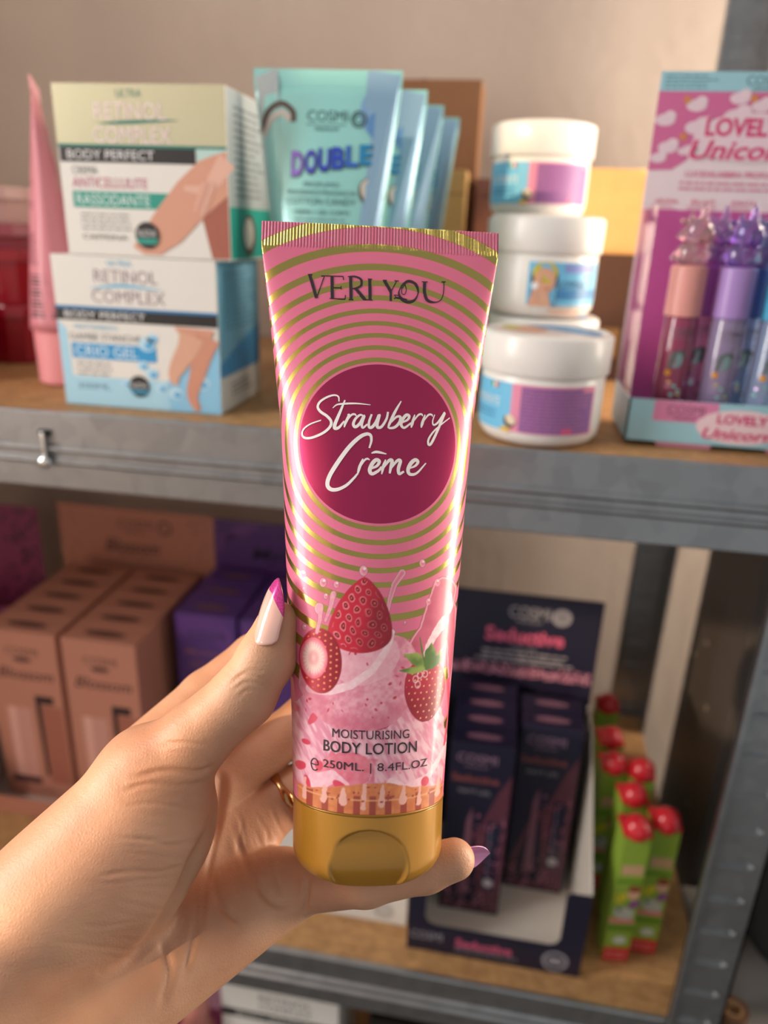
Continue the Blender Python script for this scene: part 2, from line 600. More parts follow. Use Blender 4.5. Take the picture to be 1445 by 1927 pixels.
# round seal
p.ell(0.0545, 0.0150, 0.0072, 0.0072, BLK, 5)
p.poly([(0.0475, 0.0130), (0.0615, 0.0130), (0.0600, 0.0103), (0.0490, 0.0103)], M('#3a8fb5', 0.4), 6)
p.text('NUOVA', 0.0545, 0.0158, 0.0115, 0.0036, M('#e6e6e6', 0.4), 7)
p.build('printed_front', front_map(0, 0), r)
p = Print()
p.rect(0.001, bd - 0.001, 0.024, 0.0955, M('#7fb6d2', 0.4), 1)
p.poly([(0.001, 0.0235), (bd - 0.001, 0.0235), (bd - 0.001, 0.052), (0.040, 0.043), (0.001, 0.032)], M('#3f93c8', 0.4), 2)
p.lines(0.012, 0.072, 0.052, 0.090, 12, M('#5d87a0', 0.5), 2, 0.35, 0.3, 5)
p.lines(0.020, 0.070, 0.008, 0.018, 3, GRY, 2, 0.35, 0.4, 6)
p.build('printed_side', side_map(bw, 0), r)

# upper carton (green and gold)
bw2 = 0.1075
r = carton('cream_carton', 'gold and white cream carton showing a massaged thigh, on top of the blue carton', -0.2805, -0.1730, 0.4592, 0.5392, ZS + bh + 0.0003, ZS + bh + 0.0958, WH)
GOLDP = M('#cdcdb0', 0.25, 0.5, name='pale_gold_board')
TEAL, DTEAL = M('#24998a', 0.4), M('#15786e', 0.4)
p = Print()
p.rect(0, bw2, 0.0630, 0.0955, GOLDP, 1)
p.rect(0, bw2, 0.0618, 0.0634, DTEAL, 2)
p.rect(0.001, 0.088, 0.0535, 0.0618, BLK, 2)
p.text('BODY PERFECT', 0.034, 0.0577, 0.056, 0.0050, M('#e9e9ea', 0.4), 3)
p.text('ULTRA', 0.0485, 0.0905, 0.0160, 0.0042, DTEAL, 2)
p.text('RETINOL', 0.0485, 0.0812, 0.045, 0.0088, FOILG, 3)
p.text('COMPLEX', 0.0490, 0.0685, 0.049, 0.0088, FOILG, 3)
p.stroke([(0.028, 0.0745), (0.048, 0.0755), (0.078, 0.0768)], lambda t: 0.0017 * math.sin(PI * t) + 0.0003, DTEAL, 3)
p.text('CREMA', 0.0165, 0.0490, 0.0165, 0.0044, GRY, 2)
p.text('ANTICELLULITE', 0.0320, 0.0422, 0.049, 0.0058, M('#c0577f', 0.4), 2)
p.rect(0.007, 0.070, 0.0280, 0.0372, TEAL, 2)
p.text('RASSODANTE', 0.0335, 0.0326, 0.048, 0.0062, M('#dceee9', 0.4), 3)
p.lines(0.011, 0.046, 0.0145, 0.0255, 4, GRY, 2, 0.3, 0.3, 8)
p.text('CAFFEINA', 0.0260, 0.0110, 0.030, 0.0030, M('#4d4d50', 0.5), 2)
# thigh, body behind it and hand
p.rect(0.0885, bw2, 0.0535, 0.0618, M('#b9d8d2', 0.4), 2)
p.poly([(0.0870, 0.0010), (0.0985, 0.0010), (0.0985, 0.020), (0.0885, 0.022)], WH, 2)
p.poly([(0.0960, 0.0010), (bw2, 0.0010), (bw2, 0.046), (0.0900, 0.026)], M('#a7614f', 0.5), 3)
p.poly([(0.0445, 0.0060), (0.0510, 0.0020), (0.0620, 0.0018), (0.0760, 0.0100), (0.0930, 0.0260), (bw2, 0.0370), (bw2, 0.0610), (0.0985, 0.0585), (0.0900, 0.0555), (0.0760, 0.0440), (0.0620, 0.0285), (0.0520, 0.0160)], SKIN_P, 4)
p.stroke([(bw2, 0.0560), (0.0990, 0.0450), (0.0930, 0.0400), (0.0800, 0.0405)], lambda t: 0.009 * (1 - t) + 0.0025, M('#e3b3a0', 0.5), 5)
for k in range(4):
    p.stroke([(0.0995 - 0.0022 * k, 0.0440), (0.0950 - 0.0025 * k, 0.0335 - 0.001 * k), (0.0910 - 0.0015 * k, 0.0245 + 0.001 * k)], lambda t: 0.0030 * (1 - 0.5 * t), M(['#dea793', '#e3b3a0', '#d99f8b', '#e0ab97'][k], 0.5), 6 + k)
p.ell(0.0545, 0.0130, 0.0078, 0.0078, BLK, 10)
p.poly([(0.0470, 0.0112), (0.0620, 0.0112), (0.0605, 0.0080), (0.0485, 0.0080)], TEAL, 11)
p.text('NUOVA', 0.0545, 0.0142, 0.0120, 0.0040, M('#e6e6e6', 0.4), 12)
p.build('printed_front', front_map(0, 0), r)
p = Print()
p.rect(0.001, bd - 0.001, 0.0310, 0.0950, M('#c3c6c8', 0.3, 0.3), 1)
p.rect(0.001, bd - 0.001, 0.0010, 0.0310, TEAL, 1)
p.lines(0.012, 0.068, 0.036, 0.088, 13, M('#7a7d83', 0.5), 2, 0.4, 0.35, 9)
p.ell(0.035, 0.0150, 0.013, 0.0125, M('#5b4a40', 0.5), 2)
p.ell(0.033, 0.0160, 0.009, 0.0095, M('#d7d2c8', 0.5), 3)
p.build('printed_side', side_map(bw2, 0), r)


# ------------------------------------------------------------------ squeeze tubes standing on their caps
def squeeze_tube(name, label, loc, rz, rad, capr, caph, H, sleeve, capm, crimpm, group=None, cw=None):
    r = thing(name, label, 'tube', loc, rz, group)
    mb = MB()
    mb.lathe([(0.0001, 0), (capr - 0.002, 0), (capr, 0.002), (capr + 0.0006, caph - 0.001), (capr - 0.0005, caph), (0.0001, caph)], 40)
    mb.build('cap', capm, r, smooth=False)
    cwid = cw or rad * PI / 2 * 0.98
    rings = []
    n = 48
    Hs = H - 0.009
    for k in range(25):
        t = k / 24
        a = rad + (cwid - rad) * (t ** 1.25)
        bb = rad * (1 - t) ** 0.8 + 0.0006
        z = caph + 0.0006 + (Hs - caph) * t
        rings.append([(a * math.cos(2 * PI * j / n), bb * math.sin(2 * PI * j / n), z) for j in range(n)])
    MB().loft(rings).build('sleeve', sleeve, r, smooth=True)
    MB().box(-cwid, cwid, -0.0006, 0.0006, Hs, H).build('crimp', crimpm, r)

    def fn(v):   # print on the front of the sleeve: x across, y = height above the base
        t = np.clip((v[:, 1] - caph) / (Hs - caph), 0, 1)
        a = rad + (cwid - rad) * t ** 1.25
        bb = rad * (1 - t) ** 0.8 + 0.0006
        s = np.clip(v[:, 0] / a, -0.999, 0.999)
        return np.stack([v[:, 0], -bb * np.sqrt(1 - s * s) - 0.0001 - 0.00012 * v[:, 2], v[:, 1]], 1)
    return r, fn


PK, PKC = M('#d98a97', 0.4, coat=0.3), M('#eb9aa0', 0.35)
PKH = M('#c93a76', 0.4)
for (loc, rz, lab, H) in (((-0.3330, 0.5250, ZS), -1.08, 'pink squeeze tube with barcode standing beside the cream cartons', 0.203),
                          ((-0.4430, 0.7060, ZS), -1.05, 'pink squeeze tube half hidden behind the front pink tube', 0.203)):
    r, fn = squeeze_tube('squeeze_tube', lab, loc, rz, 0.0215, 0.0195, 0.040, H, PK, PKC, M('#e8a9b2', 0.35), 'pink tubes by the cartons')
    p = Print()
    p.lines(0.003, 0.020, 0.086, 0.108, 10, M('#8e4f60', 0.5), 1, 0.5, 0.1, 4)
    for k in range(12):
        p.rect(0.010, 0.0225, 0.050 + k * 0.0026, 0.050 + k * 0.0026 + (0.0011 if k % 3 else 0.0018), M('#4a3038', 0.5), 1, 4)
    p.text('No.12', 0.012, 0.126, 0.015, 0.0045, M('#8e4f60', 0.5), 1)
    p.text('No.13', 0.012, 0.140, 0.015, 0.0045, M('#8e4f60', 0.5), 1)
    p.lines(0.004, 0.020, 0.150, 0.165, 4, M('#b0708a', 0.5), 1, 0.4, 0.2, 5)
    p.build('printed_sleeve', fn, r)
    p = Print()
    for (x, y) in ((0.014, 0.10), (0.010, 0.128), (0.014, 0.155), (0.008, 0.180)):
        p.poly([(x - 0.007, y - 0.008), (x + 0.004, y - 0.010), (x + 0.002, y + 0.010)], PKH, 1)
    p.build('printed_back', lambda v: fn(v) * np.array([1, -1, 1]), r)

# coconut hand-cream tubes
AQ = M('#97d6d3', 0.22, 0.12, coat=0.4, name='aqua_film')
SILV = M('#b9c6cc', 0.25, 0.6, name='silver_film')
BLUEC = M('#7fa6d0', 0.35)
COCO, COCW = M('#5b4a42', 0.6), M('#cfc9c0', 0.5)
INK = M('#3b5f62', 0.5)


def coconut_tube(loc, label):
    r, fn = squeeze_tube('squeeze_tube', label, loc, 0.05, 0.0290, 0.0245, 0.036, 0.2055, AQ, M('#e9ecec', 0.3), AQ, 'aqua coconut tubes in a row')
    p = Print()
    p.poly([(-0.0440, 0.2050), (-0.030, 0.2050), (-0.027, 0.150), (-0.024, 0.110), (-0.0285, 0.10), (-0.0335, 0.12)], SILV, 1)
    p.poly([(0.024, 0.2050), (0.0440, 0.2050), (0.0345, 0.12), (0.029, 0.10), (0.021, 0.10)], M('#8fb3cf', 0.3, 0.3), 1)
    p.ell(0.0300, 0.183, 0.0095, 0.0125, BLUEC, 2)
    p.ell(0.0315, 0.176, 0.0065, 0.0075, M('#5f8fc4', 0.35), 3)
    p.stroke([(-0.0400, 0.171), (-0.036, 0.182), (-0.028, 0.187), (-0.0205, 0.183), (-0.0195, 0.177)], lambda t: 0.0032, COCO, 3)
    p.stroke([(-0.0385, 0.169), (-0.034, 0.178), (-0.027, 0.182), (-0.0215, 0.178)], lambda t: 0.0036, COCW, 2)
    p.text('COSMI', 0.0010, 0.1805, 0.0245, 0.0060, INK, 3)
    p.rect(-0.0115, 0.0125, 0.1755, 0.1760, INK, 3)
    p.text('PREMIUM', 0.0010, 0.1732, 0.014, 0.0022, INK, 3)
    p.ring(0.0200, 0.1790, 0.0048, 0.0012, INK, 3)
    p.ring(0.0200, 0.1790, 0.0028, 0.0008, INK, 3)
    HOL = [M(c, 0.22, 0.7, name='holographic_' + c[1:]) for c in ('#8e6fd6', '#5b55d8', '#4b50e0', '#4a62e6', '#4f86ee', '#3fa8e4')]
    for k, ch in enumerate('DOUBLE'):
        p.text(ch, -0.0160 + 0.0083 * k, 0.1535 + 0.0012 * k, 0.0082, 0.0150 - 0.0006 * k, INK, 4, 0.05)
        p.text(ch, -0.0162 + 0.0083 * k, 0.1540 + 0.0012 * k, 0.0070, 0.0138 - 0.0006 * k, HOL[k], 5, 0.03)
    p.text('PROFUMO', -0.001, 0.1425, 0.022, 0.0026, INK, 3)
    p.text('FRAGRANCE FRAGANCIA', -0.001, 0.1380, 0.042, 0.0028, INK, 3)
    p.text('COTTON CANDY', -0.001, 0.1330, 0.043, 0.0038, INK, 3)
    p.text('CREMA + GEL CORPO', -0.0005, 0.1268, 0.035, 0.0028, INK, 3)
    p.lines(-0.0175, 0.0175, 0.1130, 0.1240, 4, INK, 3, 0.28, 0.15, 5)
    p.text('CREMA', -0.011, 0.1060, 0.012, 0.0026, INK, 3)
    p.lines(-0.017, 0.0165, 0.0930, 0.1035, 4, INK, 3, 0.28, 0.1, 6)
    for (x, y, sx, sy) in ((0.0290, 0.139, 0.0072, 0.0085), (0.0300, 0.1085, 0.0068, 0.0100)):
        p.ell(x, y, sx, sy, COCO, 3, 20, 0.4)
        p.ell(x - 0.0008, y + 0.001, sx * 0.72, sy * 0.78, COCW, 4, 20, 0.4)
    p.poly([(0.0225, 0.143), (0.0300, 0.1475), (0.0360, 0.140), (0.0300, 0.137)], M('#dcd6cb', 0.5), 5)
    p.ell(-0.0330, 0.108, 0.004, 0.009, COCO, 3, 16)
    p.ell(-0.0325, 0.1085, 0.0027, 0.0068, COCW, 4, 16)
    p.build('printed_sleeve', fn, r)
    return r


ct = coconut_tube((-0.1205, 0.4900, ZS), 'aqua coconut cream tube in full view, frontmost of the row')
for (x, y, lab) in ((-0.1130, 0.5520, 'aqua coconut cream tube standing second in the row'), (-0.1080, 0.6140, 'aqua coconut cream tube standing third in the row'),
                    (-0.1010, 0.6760, 'aqua coconut cream tube at the back of the row, by the brown carton')):
    dup(ct, (x, y, ZS), 0.05, lab)

# brown cartons behind
r = thing('cardboard_box', 'tall plain brown cardboard box behind the aqua tubes', 'box', (-0.150, 0.760, ZS))
mb = MB()
mb.box(0, 0.105, 0, 0.060, 0, 0.247, bev=0.001)
mb.build('box_body', M('#8a5f3f', 0.75, noise=0.12, nscale=40), r)
MB().box(0.051, 0.054, -0.0004, 0.0600, 0.2471, 0.2475).build('flap_seam', M('#5d3f28', 0.8), r)
r = thing('cardboard_box', 'small tan cardboard box beside the aqua tubes, in front of the brown box', 'box', (-0.112, 0.715, ZS))
MB().box(0, 0.062, 0, 0.038, 0, 0.170, bev=0.001).build('box_body', M('#c49a62', 0.7, noise=0.1, nscale=50), r)
MB().box(0.0, 0.062, -0.0003, 0, 0.150, 0.1508).build('flap_seam', M('#7c5c36', 0.8), r)
r = thing('cardboard_box', 'narrow dusky pink carton left of the white jars', 'box', (-0.0425, 0.735, ZS))
MB().box(0, 0.018, 0, 0.045, 0, 0.165, bev=0.001).build('box_body', M('#8c6058', 0.7), r)
MB().box(0.002, 0.016, -0.0003, 0, 0.150, 0.1508).build('flap_seam', M('#6a453f', 0.8), r)
r = thing('cardboard_box', 'dark brown carton on the board under the sunlit tan carton', 'box', (0.0480, 0.690, ZS))
MB().box(0, 0.085, 0, 0.080, 0, 0.1055, bev=0.001).build('box_body', M('#4a2f22', 0.75, noise=0.15, nscale=40), r)
MB().box(0.030, 0.046, -0.0004, 0, 0.020, 0.045).build('paper_label', M('#8a6a3a', 0.6), r)
r = thing('cardboard_box', 'tan carton in the sun between the white jars and the pink display', 'box', (0.0460, 0.700, ZS + 0.1059))
MB().box(0, 0.085, 0, 0.065, 0, 0.0670, bev=0.001).build('box_body', M('#e3b577', 0.7, noise=0.12, nscale=60), r)
MB().box(0.0, 0.085, 0.031, 0.034, 0.0671, 0.0675).build('flap_seam', M('#a87c45', 0.8), r)

# ------------------------------------------------------------------ red tubs on the far left
redm = M('#a3152b', 0.25, coat=0.3, trans=0.25, name='red_translucent_plastic')
redd = M('#7a0e20', 0.3, coat=0.2)


def tub(label, loc, w_, d_, h_, m, group):
    r = thing('plastic_tub', label, 'tub', loc, 0, group)
    mb = MB()
    rings = []
    for (z, s) in ((0.0, 0.92), (0.003, 0.935), (h_ - 0.006, 1.0), (h_, 1.0)):
        ring = []
        for q in range(32):
            a = 2 * PI * q / 32
            cx, cy = math.cos(a), math.sin(a)
            k = (abs(cx) ** 6 + abs(cy) ** 6) ** (-1 / 6)
            ring.append((w_ / 2 * s * cx * k, d_ / 2 * s * cy * k, z))
        rings.append(ring)
    mb.loft(rings)
    mb.build('tub_body', m, r, smooth=False)
    mb = MB()
    rg = []
    for (z, s) in ((h_ - 0.008, 1.005), (h_ - 0.008, 1.04), (h_, 1.04), (h_ + 0.0012, 1.03), (h_ + 0.0012, 0.9)):
        rg.append([(x / 1.0 * s, y * s, z) for x, y, _ in rings[-1]])
    mb.loft(rg)
    mb.build('lid', m, r)
    return r


x_ = -0.455
tub('red plastic tub standing on the board at the far left, lower of two', (x_, 0.625, ZS), 0.118, 0.10, 0.047, redm, 'red tubs')
tub('red plastic tub stacked upon the lower red tub', (x_, 0.625, ZS + 0.0485), 0.118, 0.10, 0.043, redm, 'red tubs')
tub('flat dark red tub on the two red tubs, under the pale lid', (x_, 0.625, ZS + 0.0930), 0.118, 0.10, 0.018, M('#8f4450', 0.4), 'red tubs')
tub('dull pink lidded tub topmost of the stack at the far left', (x_, 0.625, ZS + 0.1125), 0.112, 0.10, 0.026, M('#b79490', 0.5), 'red tubs')
tub('bright red tub at the frame edge in front of the red stack', (-0.470, 0.515, ZS), 0.115, 0.085, 0.050, M('#b5142a', 0.3, coat=0.3), 'red tubs')

# ------------------------------------------------------------------ cream jars
JW = M('#e9e6e2', 0.3, sss=0.15, name='white_jar_plastic')
JB, JP, JU = M('#6fbfe6', 0.35), M('#e58fae', 0.35), M('#8d5f9e', 0.5)
HJ = 0.0658
RJ = 0.0390


def jar(label, loc, rz, kind):
    r = thing('cream_jar', label, 'jar', loc, rz, 'white cream jars')
    R = RJ
    MB().lathe([(0.0001, 0), (R - 0.010, 0), (R - 0.0055, 0.0015), (R - 0.0025, 0.006), (R - 0.0018, 0.012), (R - 0.0018, 0.0405), (R - 0.003, 0.0418), (R - 0.004, 0.0425), (0.0001, 0.0425)], 64).build('jar_body', JW, r, smooth=True)
    MB().lathe([(R - 0.004, 0.0420), (R - 0.0005, 0.0420), (R, 0.0428), (R + 0.0003, 0.0630), (R - 0.0008, HJ - 0.0012), (R - 0.0028, HJ - 0.0003), (R - 0.004, HJ - 0.0007), (R - 0.005, HJ - 0.0015), (0.0001, HJ - 0.0015)], 64).build('lid', JW, r, smooth=True)
    R2 = R - 0.0016
    p = Print()
    A = PI * R2

    def arc(x0, x1, y0, y1, m, l):
        p.rect(x0, x1, y0, y1, m, l, n=max(1, int(abs(x1 - x0) / 0.003)))
    y0, y1 = 0.0090, 0.0375
    if kind == 'ingredients':
        arc(-0.060, -0.0190, y0, y1, JB, 1)
        arc(-0.0190, 0.034, y0, y1, JP, 1)
        arc(-0.0130, 0.0325, y0 + 0.0008, y1 - 0.0012, JU, 2)
        p.lines(-0.0120, 0.0315, y0 + 0.0012, y1 - 0.002, 12, M('#c2789f', 0.5), 3, 0.25, 0.25, 7)
        arc(0.024, 0.032, y1 - 0.0035, y1 - 0.001, JP, 4)
        arc(0.012, 0.019, y0 + 0.001, y0 + 0.0042, M('#d95a86', 0.4), 4)
        p.text('NUTRIENTE', -0.0400, 0.0255, 0.026, 0.0052, M('#e8f1f6', 0.4), 3)
        p.lines(-0.056, -0.028, 0.0145, 0.0205, 2, M('#3b7fb2', 0.5), 3, 0.4, 0.1, 3)
        for k, c in enumerate(('#3a8a4c', '#ece9e2', '#c8403c')):
            arc(-0.0350 + k * 0.0020, -0.0330 + k * 0.0020, 0.0335, 0.0368, M(c, 0.5), 3)
        p.ell(-0.0190, 0.0150, 0.0042, 0.0036, M('#5a3d28', 0.5), 4, 16, -0.6)
        p.ell(-0.0182, 0.0162, 0.0036, 0.0026, M('#e2d2b8', 0.5), 5, 16, -0.6)
        p.ell(-0.0215, 0.0100, 0.0035, 0.0016, M('#d9b13c', 0.5), 5, 12)
    else:
        arc(-0.0080, 0.050, y0, y1 - 0.001, JB, 1)
        arc(0.012, 0.050, y0 + 0.004, y0 + 0.0105, M('#3f86bd', 0.4), 2)
        arc(0.016, 0.044, y1 - 0.0075, y1 - 0.002, M('#7d8fd0', 0.4), 2)
        p.text('GOMMAGE', 0.0235, 0.0225, 0.022, 0.0050, M('#3f5f93', 0.5), 3)
        # lady washing her face
        p.ell(0.0030, 0.0270, 0.0090, 0.0098, M('#4a2a20', 0.6), 2, 20)
        p.poly([(-0.0055, 0.0085), (0.0115, 0.0085), (0.0125, 0.024), (-0.0055, 0.024)], M('#55251f', 0.6), 2)
        p.ell(0.0030, 0.0300, 0.0083, 0.0068, M('#cdbf3f', 0.5), 3, 20)
        p.ell(0.0030, 0.0245, 0.0070, 0.0085, M('#dfa98c', 0.5), 4, 20)
        p.poly([(-0.0070, 0.0085), (-0.0035, 0.020), (0.0000, 0.020), (-0.0010, 0.0085)], M('#dba184', 0.5), 5)
        p.poly([(-0.0010, 0.0085), (0.0085, 0.0085), (0.0060, 0.017), (0.0005, 0.017)], M('#e2b093', 0.5), 5)
        p.stroke([(0.0008, 0.0250), (0.0020, 0.0246), (0.0012, 0.0252)], 0.0006, M('#6a4436', 0.5), 5)
        p.ell(-0.0030, 0.0215, 0.0024, 0.0022, M('#eef0f2', 0.5), 6, 12)
        p.ell(0.0050, 0.0195, 0.0014, 0.0006, M('#b8605c', 0.5), 6, 10)
        arc(0.008, 0.030, 0.0035, 0.0060, M('#e2b9a2', 0.5), 1)
    p.build('wrap_label', cyl_map(R2), r)
    p = Print()
    p.ell(0, 0, R - 0.0065, R - 0.0065, M('#e8d6cf', 0.4), 1, 40)
    p.poly([((R - 0.0068) * math.cos(a), (R - 0.0068) * math.sin(a)) for a in np.linspace(-0.6, 2.0, 20)], M('#5f9fd0', 0.4), 2)
    p.ell(-0.012, 0.004, 0.012, 0.016, M('#dfa98c', 0.5), 3)
    p.ell(-0.022, 0.010, 0.006, 0.012, M('#cdbf6f', 0.5), 4)
    p.text('GOMMAGE', 0.010, 0.010, 0.030, 0.008, M('#c9dcee', 0.4), 4)
    p.build('lid_label', top_map(0, 0, HJ - 0.0015), r)
    return r


jar('white cream jar alone at the front edge, purple and blue label', (0.0225, 0.4710, ZS), 0.0, 'ingredients')
jb = jar('white cream jar hidden behind the front jar, carrying the jar with a face', (0.0225, 0.5640, ZS), 0.2, 'ingredients')
jar('white cream jar whose label shows a woman washing her face', (0.0185, 0.5640, ZS + HJ), -0.06, 'lady')
dup(jb, (0.0140, 0.6460, ZS), 0.2, 'white cream jar at the very back, on the board, bottom of its stack')
dup(jb, (0.0140, 0.6460, ZS + HJ), 0.2, 'white cream jar at the very back, middle of its stack')
dup(jb, (0.0115, 0.6460, ZS + 2 * HJ), 0.27, 'topmost white cream jar, higher than all the others, purple label')

# ------------------------------------------------------------------ lip gloss display, right
MAG, LBL = M('#c4569a', 0.45), M('#9fcfdc', 0.45)
ROSE = M('#eedde2', 0.4)
HOT = M('#d93f7c', 0.4)
X0, Y0, UW, UD = 0.0750, 0.4650, 0.1500, 0.0660
r = thing('gloss_display', 'pink and light blue counter display of lip glosses on the upper board', 'display', (X0, Y0, ZS))
mb = MB()
mb.box(0, UW, 0, 0.0012, 0.0030, 0.0285)                       # front lip
mb.box(0, 0.0012, 0, UD, 0.0030, 0.0285)
mb.box(UW - 0.0012, UW, 0, UD, 0.0030, 0.0285)
mb.box(0.001, UW - 0.001, 0.001, UD, 0.0030, 0.0042)
mb.build('tray', LBL, r)
mb = MB()
mb.box(0.020, 0.052, 0.002, UD - 0.004, 0.0, 0.0030)
mb.box(0.085, 0.120, 0.002, UD - 0.004, 0.0, 0.0030)
mb.build('foot_tab', M('#e79ab9', 0.4), r)
MB().box(0.0, UW, UD - 0.0015, UD, 0.0285, 0.2130).build('back_card', ROSE, r)
MB().box(0.0015, UW - 0.002, UD - 0.0030, UD - 0.0016, 0.0045, 0.1365).build('inner_card', MAG, r)
mb = MB()
mb.box(-0.0006, 0.0, 0.001, UD, 0.0285, 0.1365)
mb.build('clear_side', M('#ffffff', 0.04, trans=1.0, alpha=0.22, name='clear_film'), r)
p = Print()
p.rect(0.0150, 0.0520, 0.0130, 0.0255, M('#dd86ae', 0.4), 1)
p.text('COSMI', 0.0335, 0.0205, 0.0215, 0.0048, M('#7a4f68', 0.5), 2)
p.rect(0.0225, 0.0445, 0.0167, 0.0171, M('#7a4f68', 0.5), 2)
p.text('PREMIUM', 0.0335, 0.0150, 0.012, 0.0018, M('#7a4f68', 0.5), 2)
p.ell(0.0665, 0.0120, 0.026, 0.0105, M('#f2d5dc', 0.4), 1.5, 30)
p.text('LOVELY', 0.0665, 0.0165, 0.030, 0.0064, M('#f2d5dc', 0.4), 2, 0.05)
p.text('LOVELY', 0.0665, 0.0165, 0.029, 0.0058, HOT, 3, 0.035)
p.text('Unicorn', 0.0655, 0.0075, 0.042, 0.0074, M('#f2d5dc', 0.4), 2, 0.04, 0.25)
p.text('Unicorn', 0.0655, 0.0075, 0.041, 0.0066, HOT, 3, 0.022, 0.25)
p.build('lip_print', front_map(0, 0, 0.0030), r)
p = Print()
ztop = 0.2130
p.rect(0, UW, ztop - 0.0105, ztop, LBL, 1)
p.lines(0.003, 0.036, ztop - 0.0095, ztop - 0.0015, 4, M('#5f8f9c', 0.5), 2, 0.35, 0.3, 2)
p.text('COSMI', 0.0590, ztop - 0.0045, 0.020, 0.0050, M('#55747e', 0.5), 2)
p.text('PREMIUM', 0.0590, ztop - 0.0088, 0.011, 0.0018, M('#55747e', 0.5), 2)
p.ring(0.0765, ztop - 0.0052, 0.0042, 0.0012, M('#55747e', 0.5), 2)
p.poly([(0, ztop - 0.0105), (UW, ztop - 0.0105), (UW, ztop - 0.045), (0.060, ztop - 0.0300), (0.045, ztop - 0.0330), (0.030, ztop - 0.037), (0.022, ztop - 0.048), (0.014, ztop - 0.0535), (0, ztop - 0.054)], M('#d66f9f', 0.4), 2)
for k, (x, y, s) in enumerate([(0.023, -0.018, 0.006), (0.025, -0.030, 0.007), (0.006, -0.026, 0.006), (0.010, -0.041, 0.006), (0.020, -0.043, 0.004), (0.005, -0.047, 0.005), (0.060, -0.018, 0.006), (0.075, -0.022, 0.006), (0.047, -0.014, 0.006), (0.047, -0.024, 0.008)]):
    p.ell(x, ztop + y, s, s * 0.55, M('#ecd3de', 0.4), 3 + 0.15 * k, 14)
    p.ell(x + s * 0.4, ztop + y + s * 0.35, s * 0.6, s * 0.5, M('#ecd3de', 0.4), 4.6 + 0.15 * k, 12)
for (x, y) in ((0.017, -0.015), (0.018, -0.035), (0.055, -0.014), (0.053, -0.024)):
    p.ell(x, ztop + y, 0.0022, 0.0022, M('#d98a5a', 0.4), 5, 10)
p.ell(0.058, ztop - 0.0350, 0.034, 0.0135, M('#ecd3de', 0.4), 6.5, 30)
p.text('LOVELY', 0.0520, ztop - 0.0295, 0.0455, 0.0115, M('#f3dfe5', 0.4), 7, 0.05)
p.text('LOVELY', 0.0520, ztop - 0.0295, 0.044, 0.0103, HOT, 8, 0.035)
p.text('Unicorn', 0.0530, ztop - 0.0420, 0.0615, 0.0120, M('#f3dfe5', 0.4), 7, 0.04, 0.25)
p.text('Unicorn', 0.0530, ztop - 0.0420, 0.060, 0.0108, HOT, 8, 0.022, 0.25)
p.text('LUCIDALABBRA PROFUMATO', 0.0540, ztop - 0.0555, 0.062, 0.0034, HOT, 4)
p.lines(0.020, 0.100, ztop - 0.0655, ztop - 0.0590, 2, M('#d987a4', 0.5), 4, 0.4, 0.1, 4)
for k, x in enumerate((0.014, 0.036, 0.060)):
    p.text(['AROMA', 'BRILLANTE', 'IDRATA'][k], x, ztop - 0.0715, 0.014, 0.0026, HOT, 4)
    p.lines(x - 0.009, x + 0.009, ztop - 0.0770, ztop - 0.0735, 2, M('#d987a4', 0.5), 4, 0.4, 0.3, k)
p.build('card_print', front_map(0, UD - 0.0015), r)


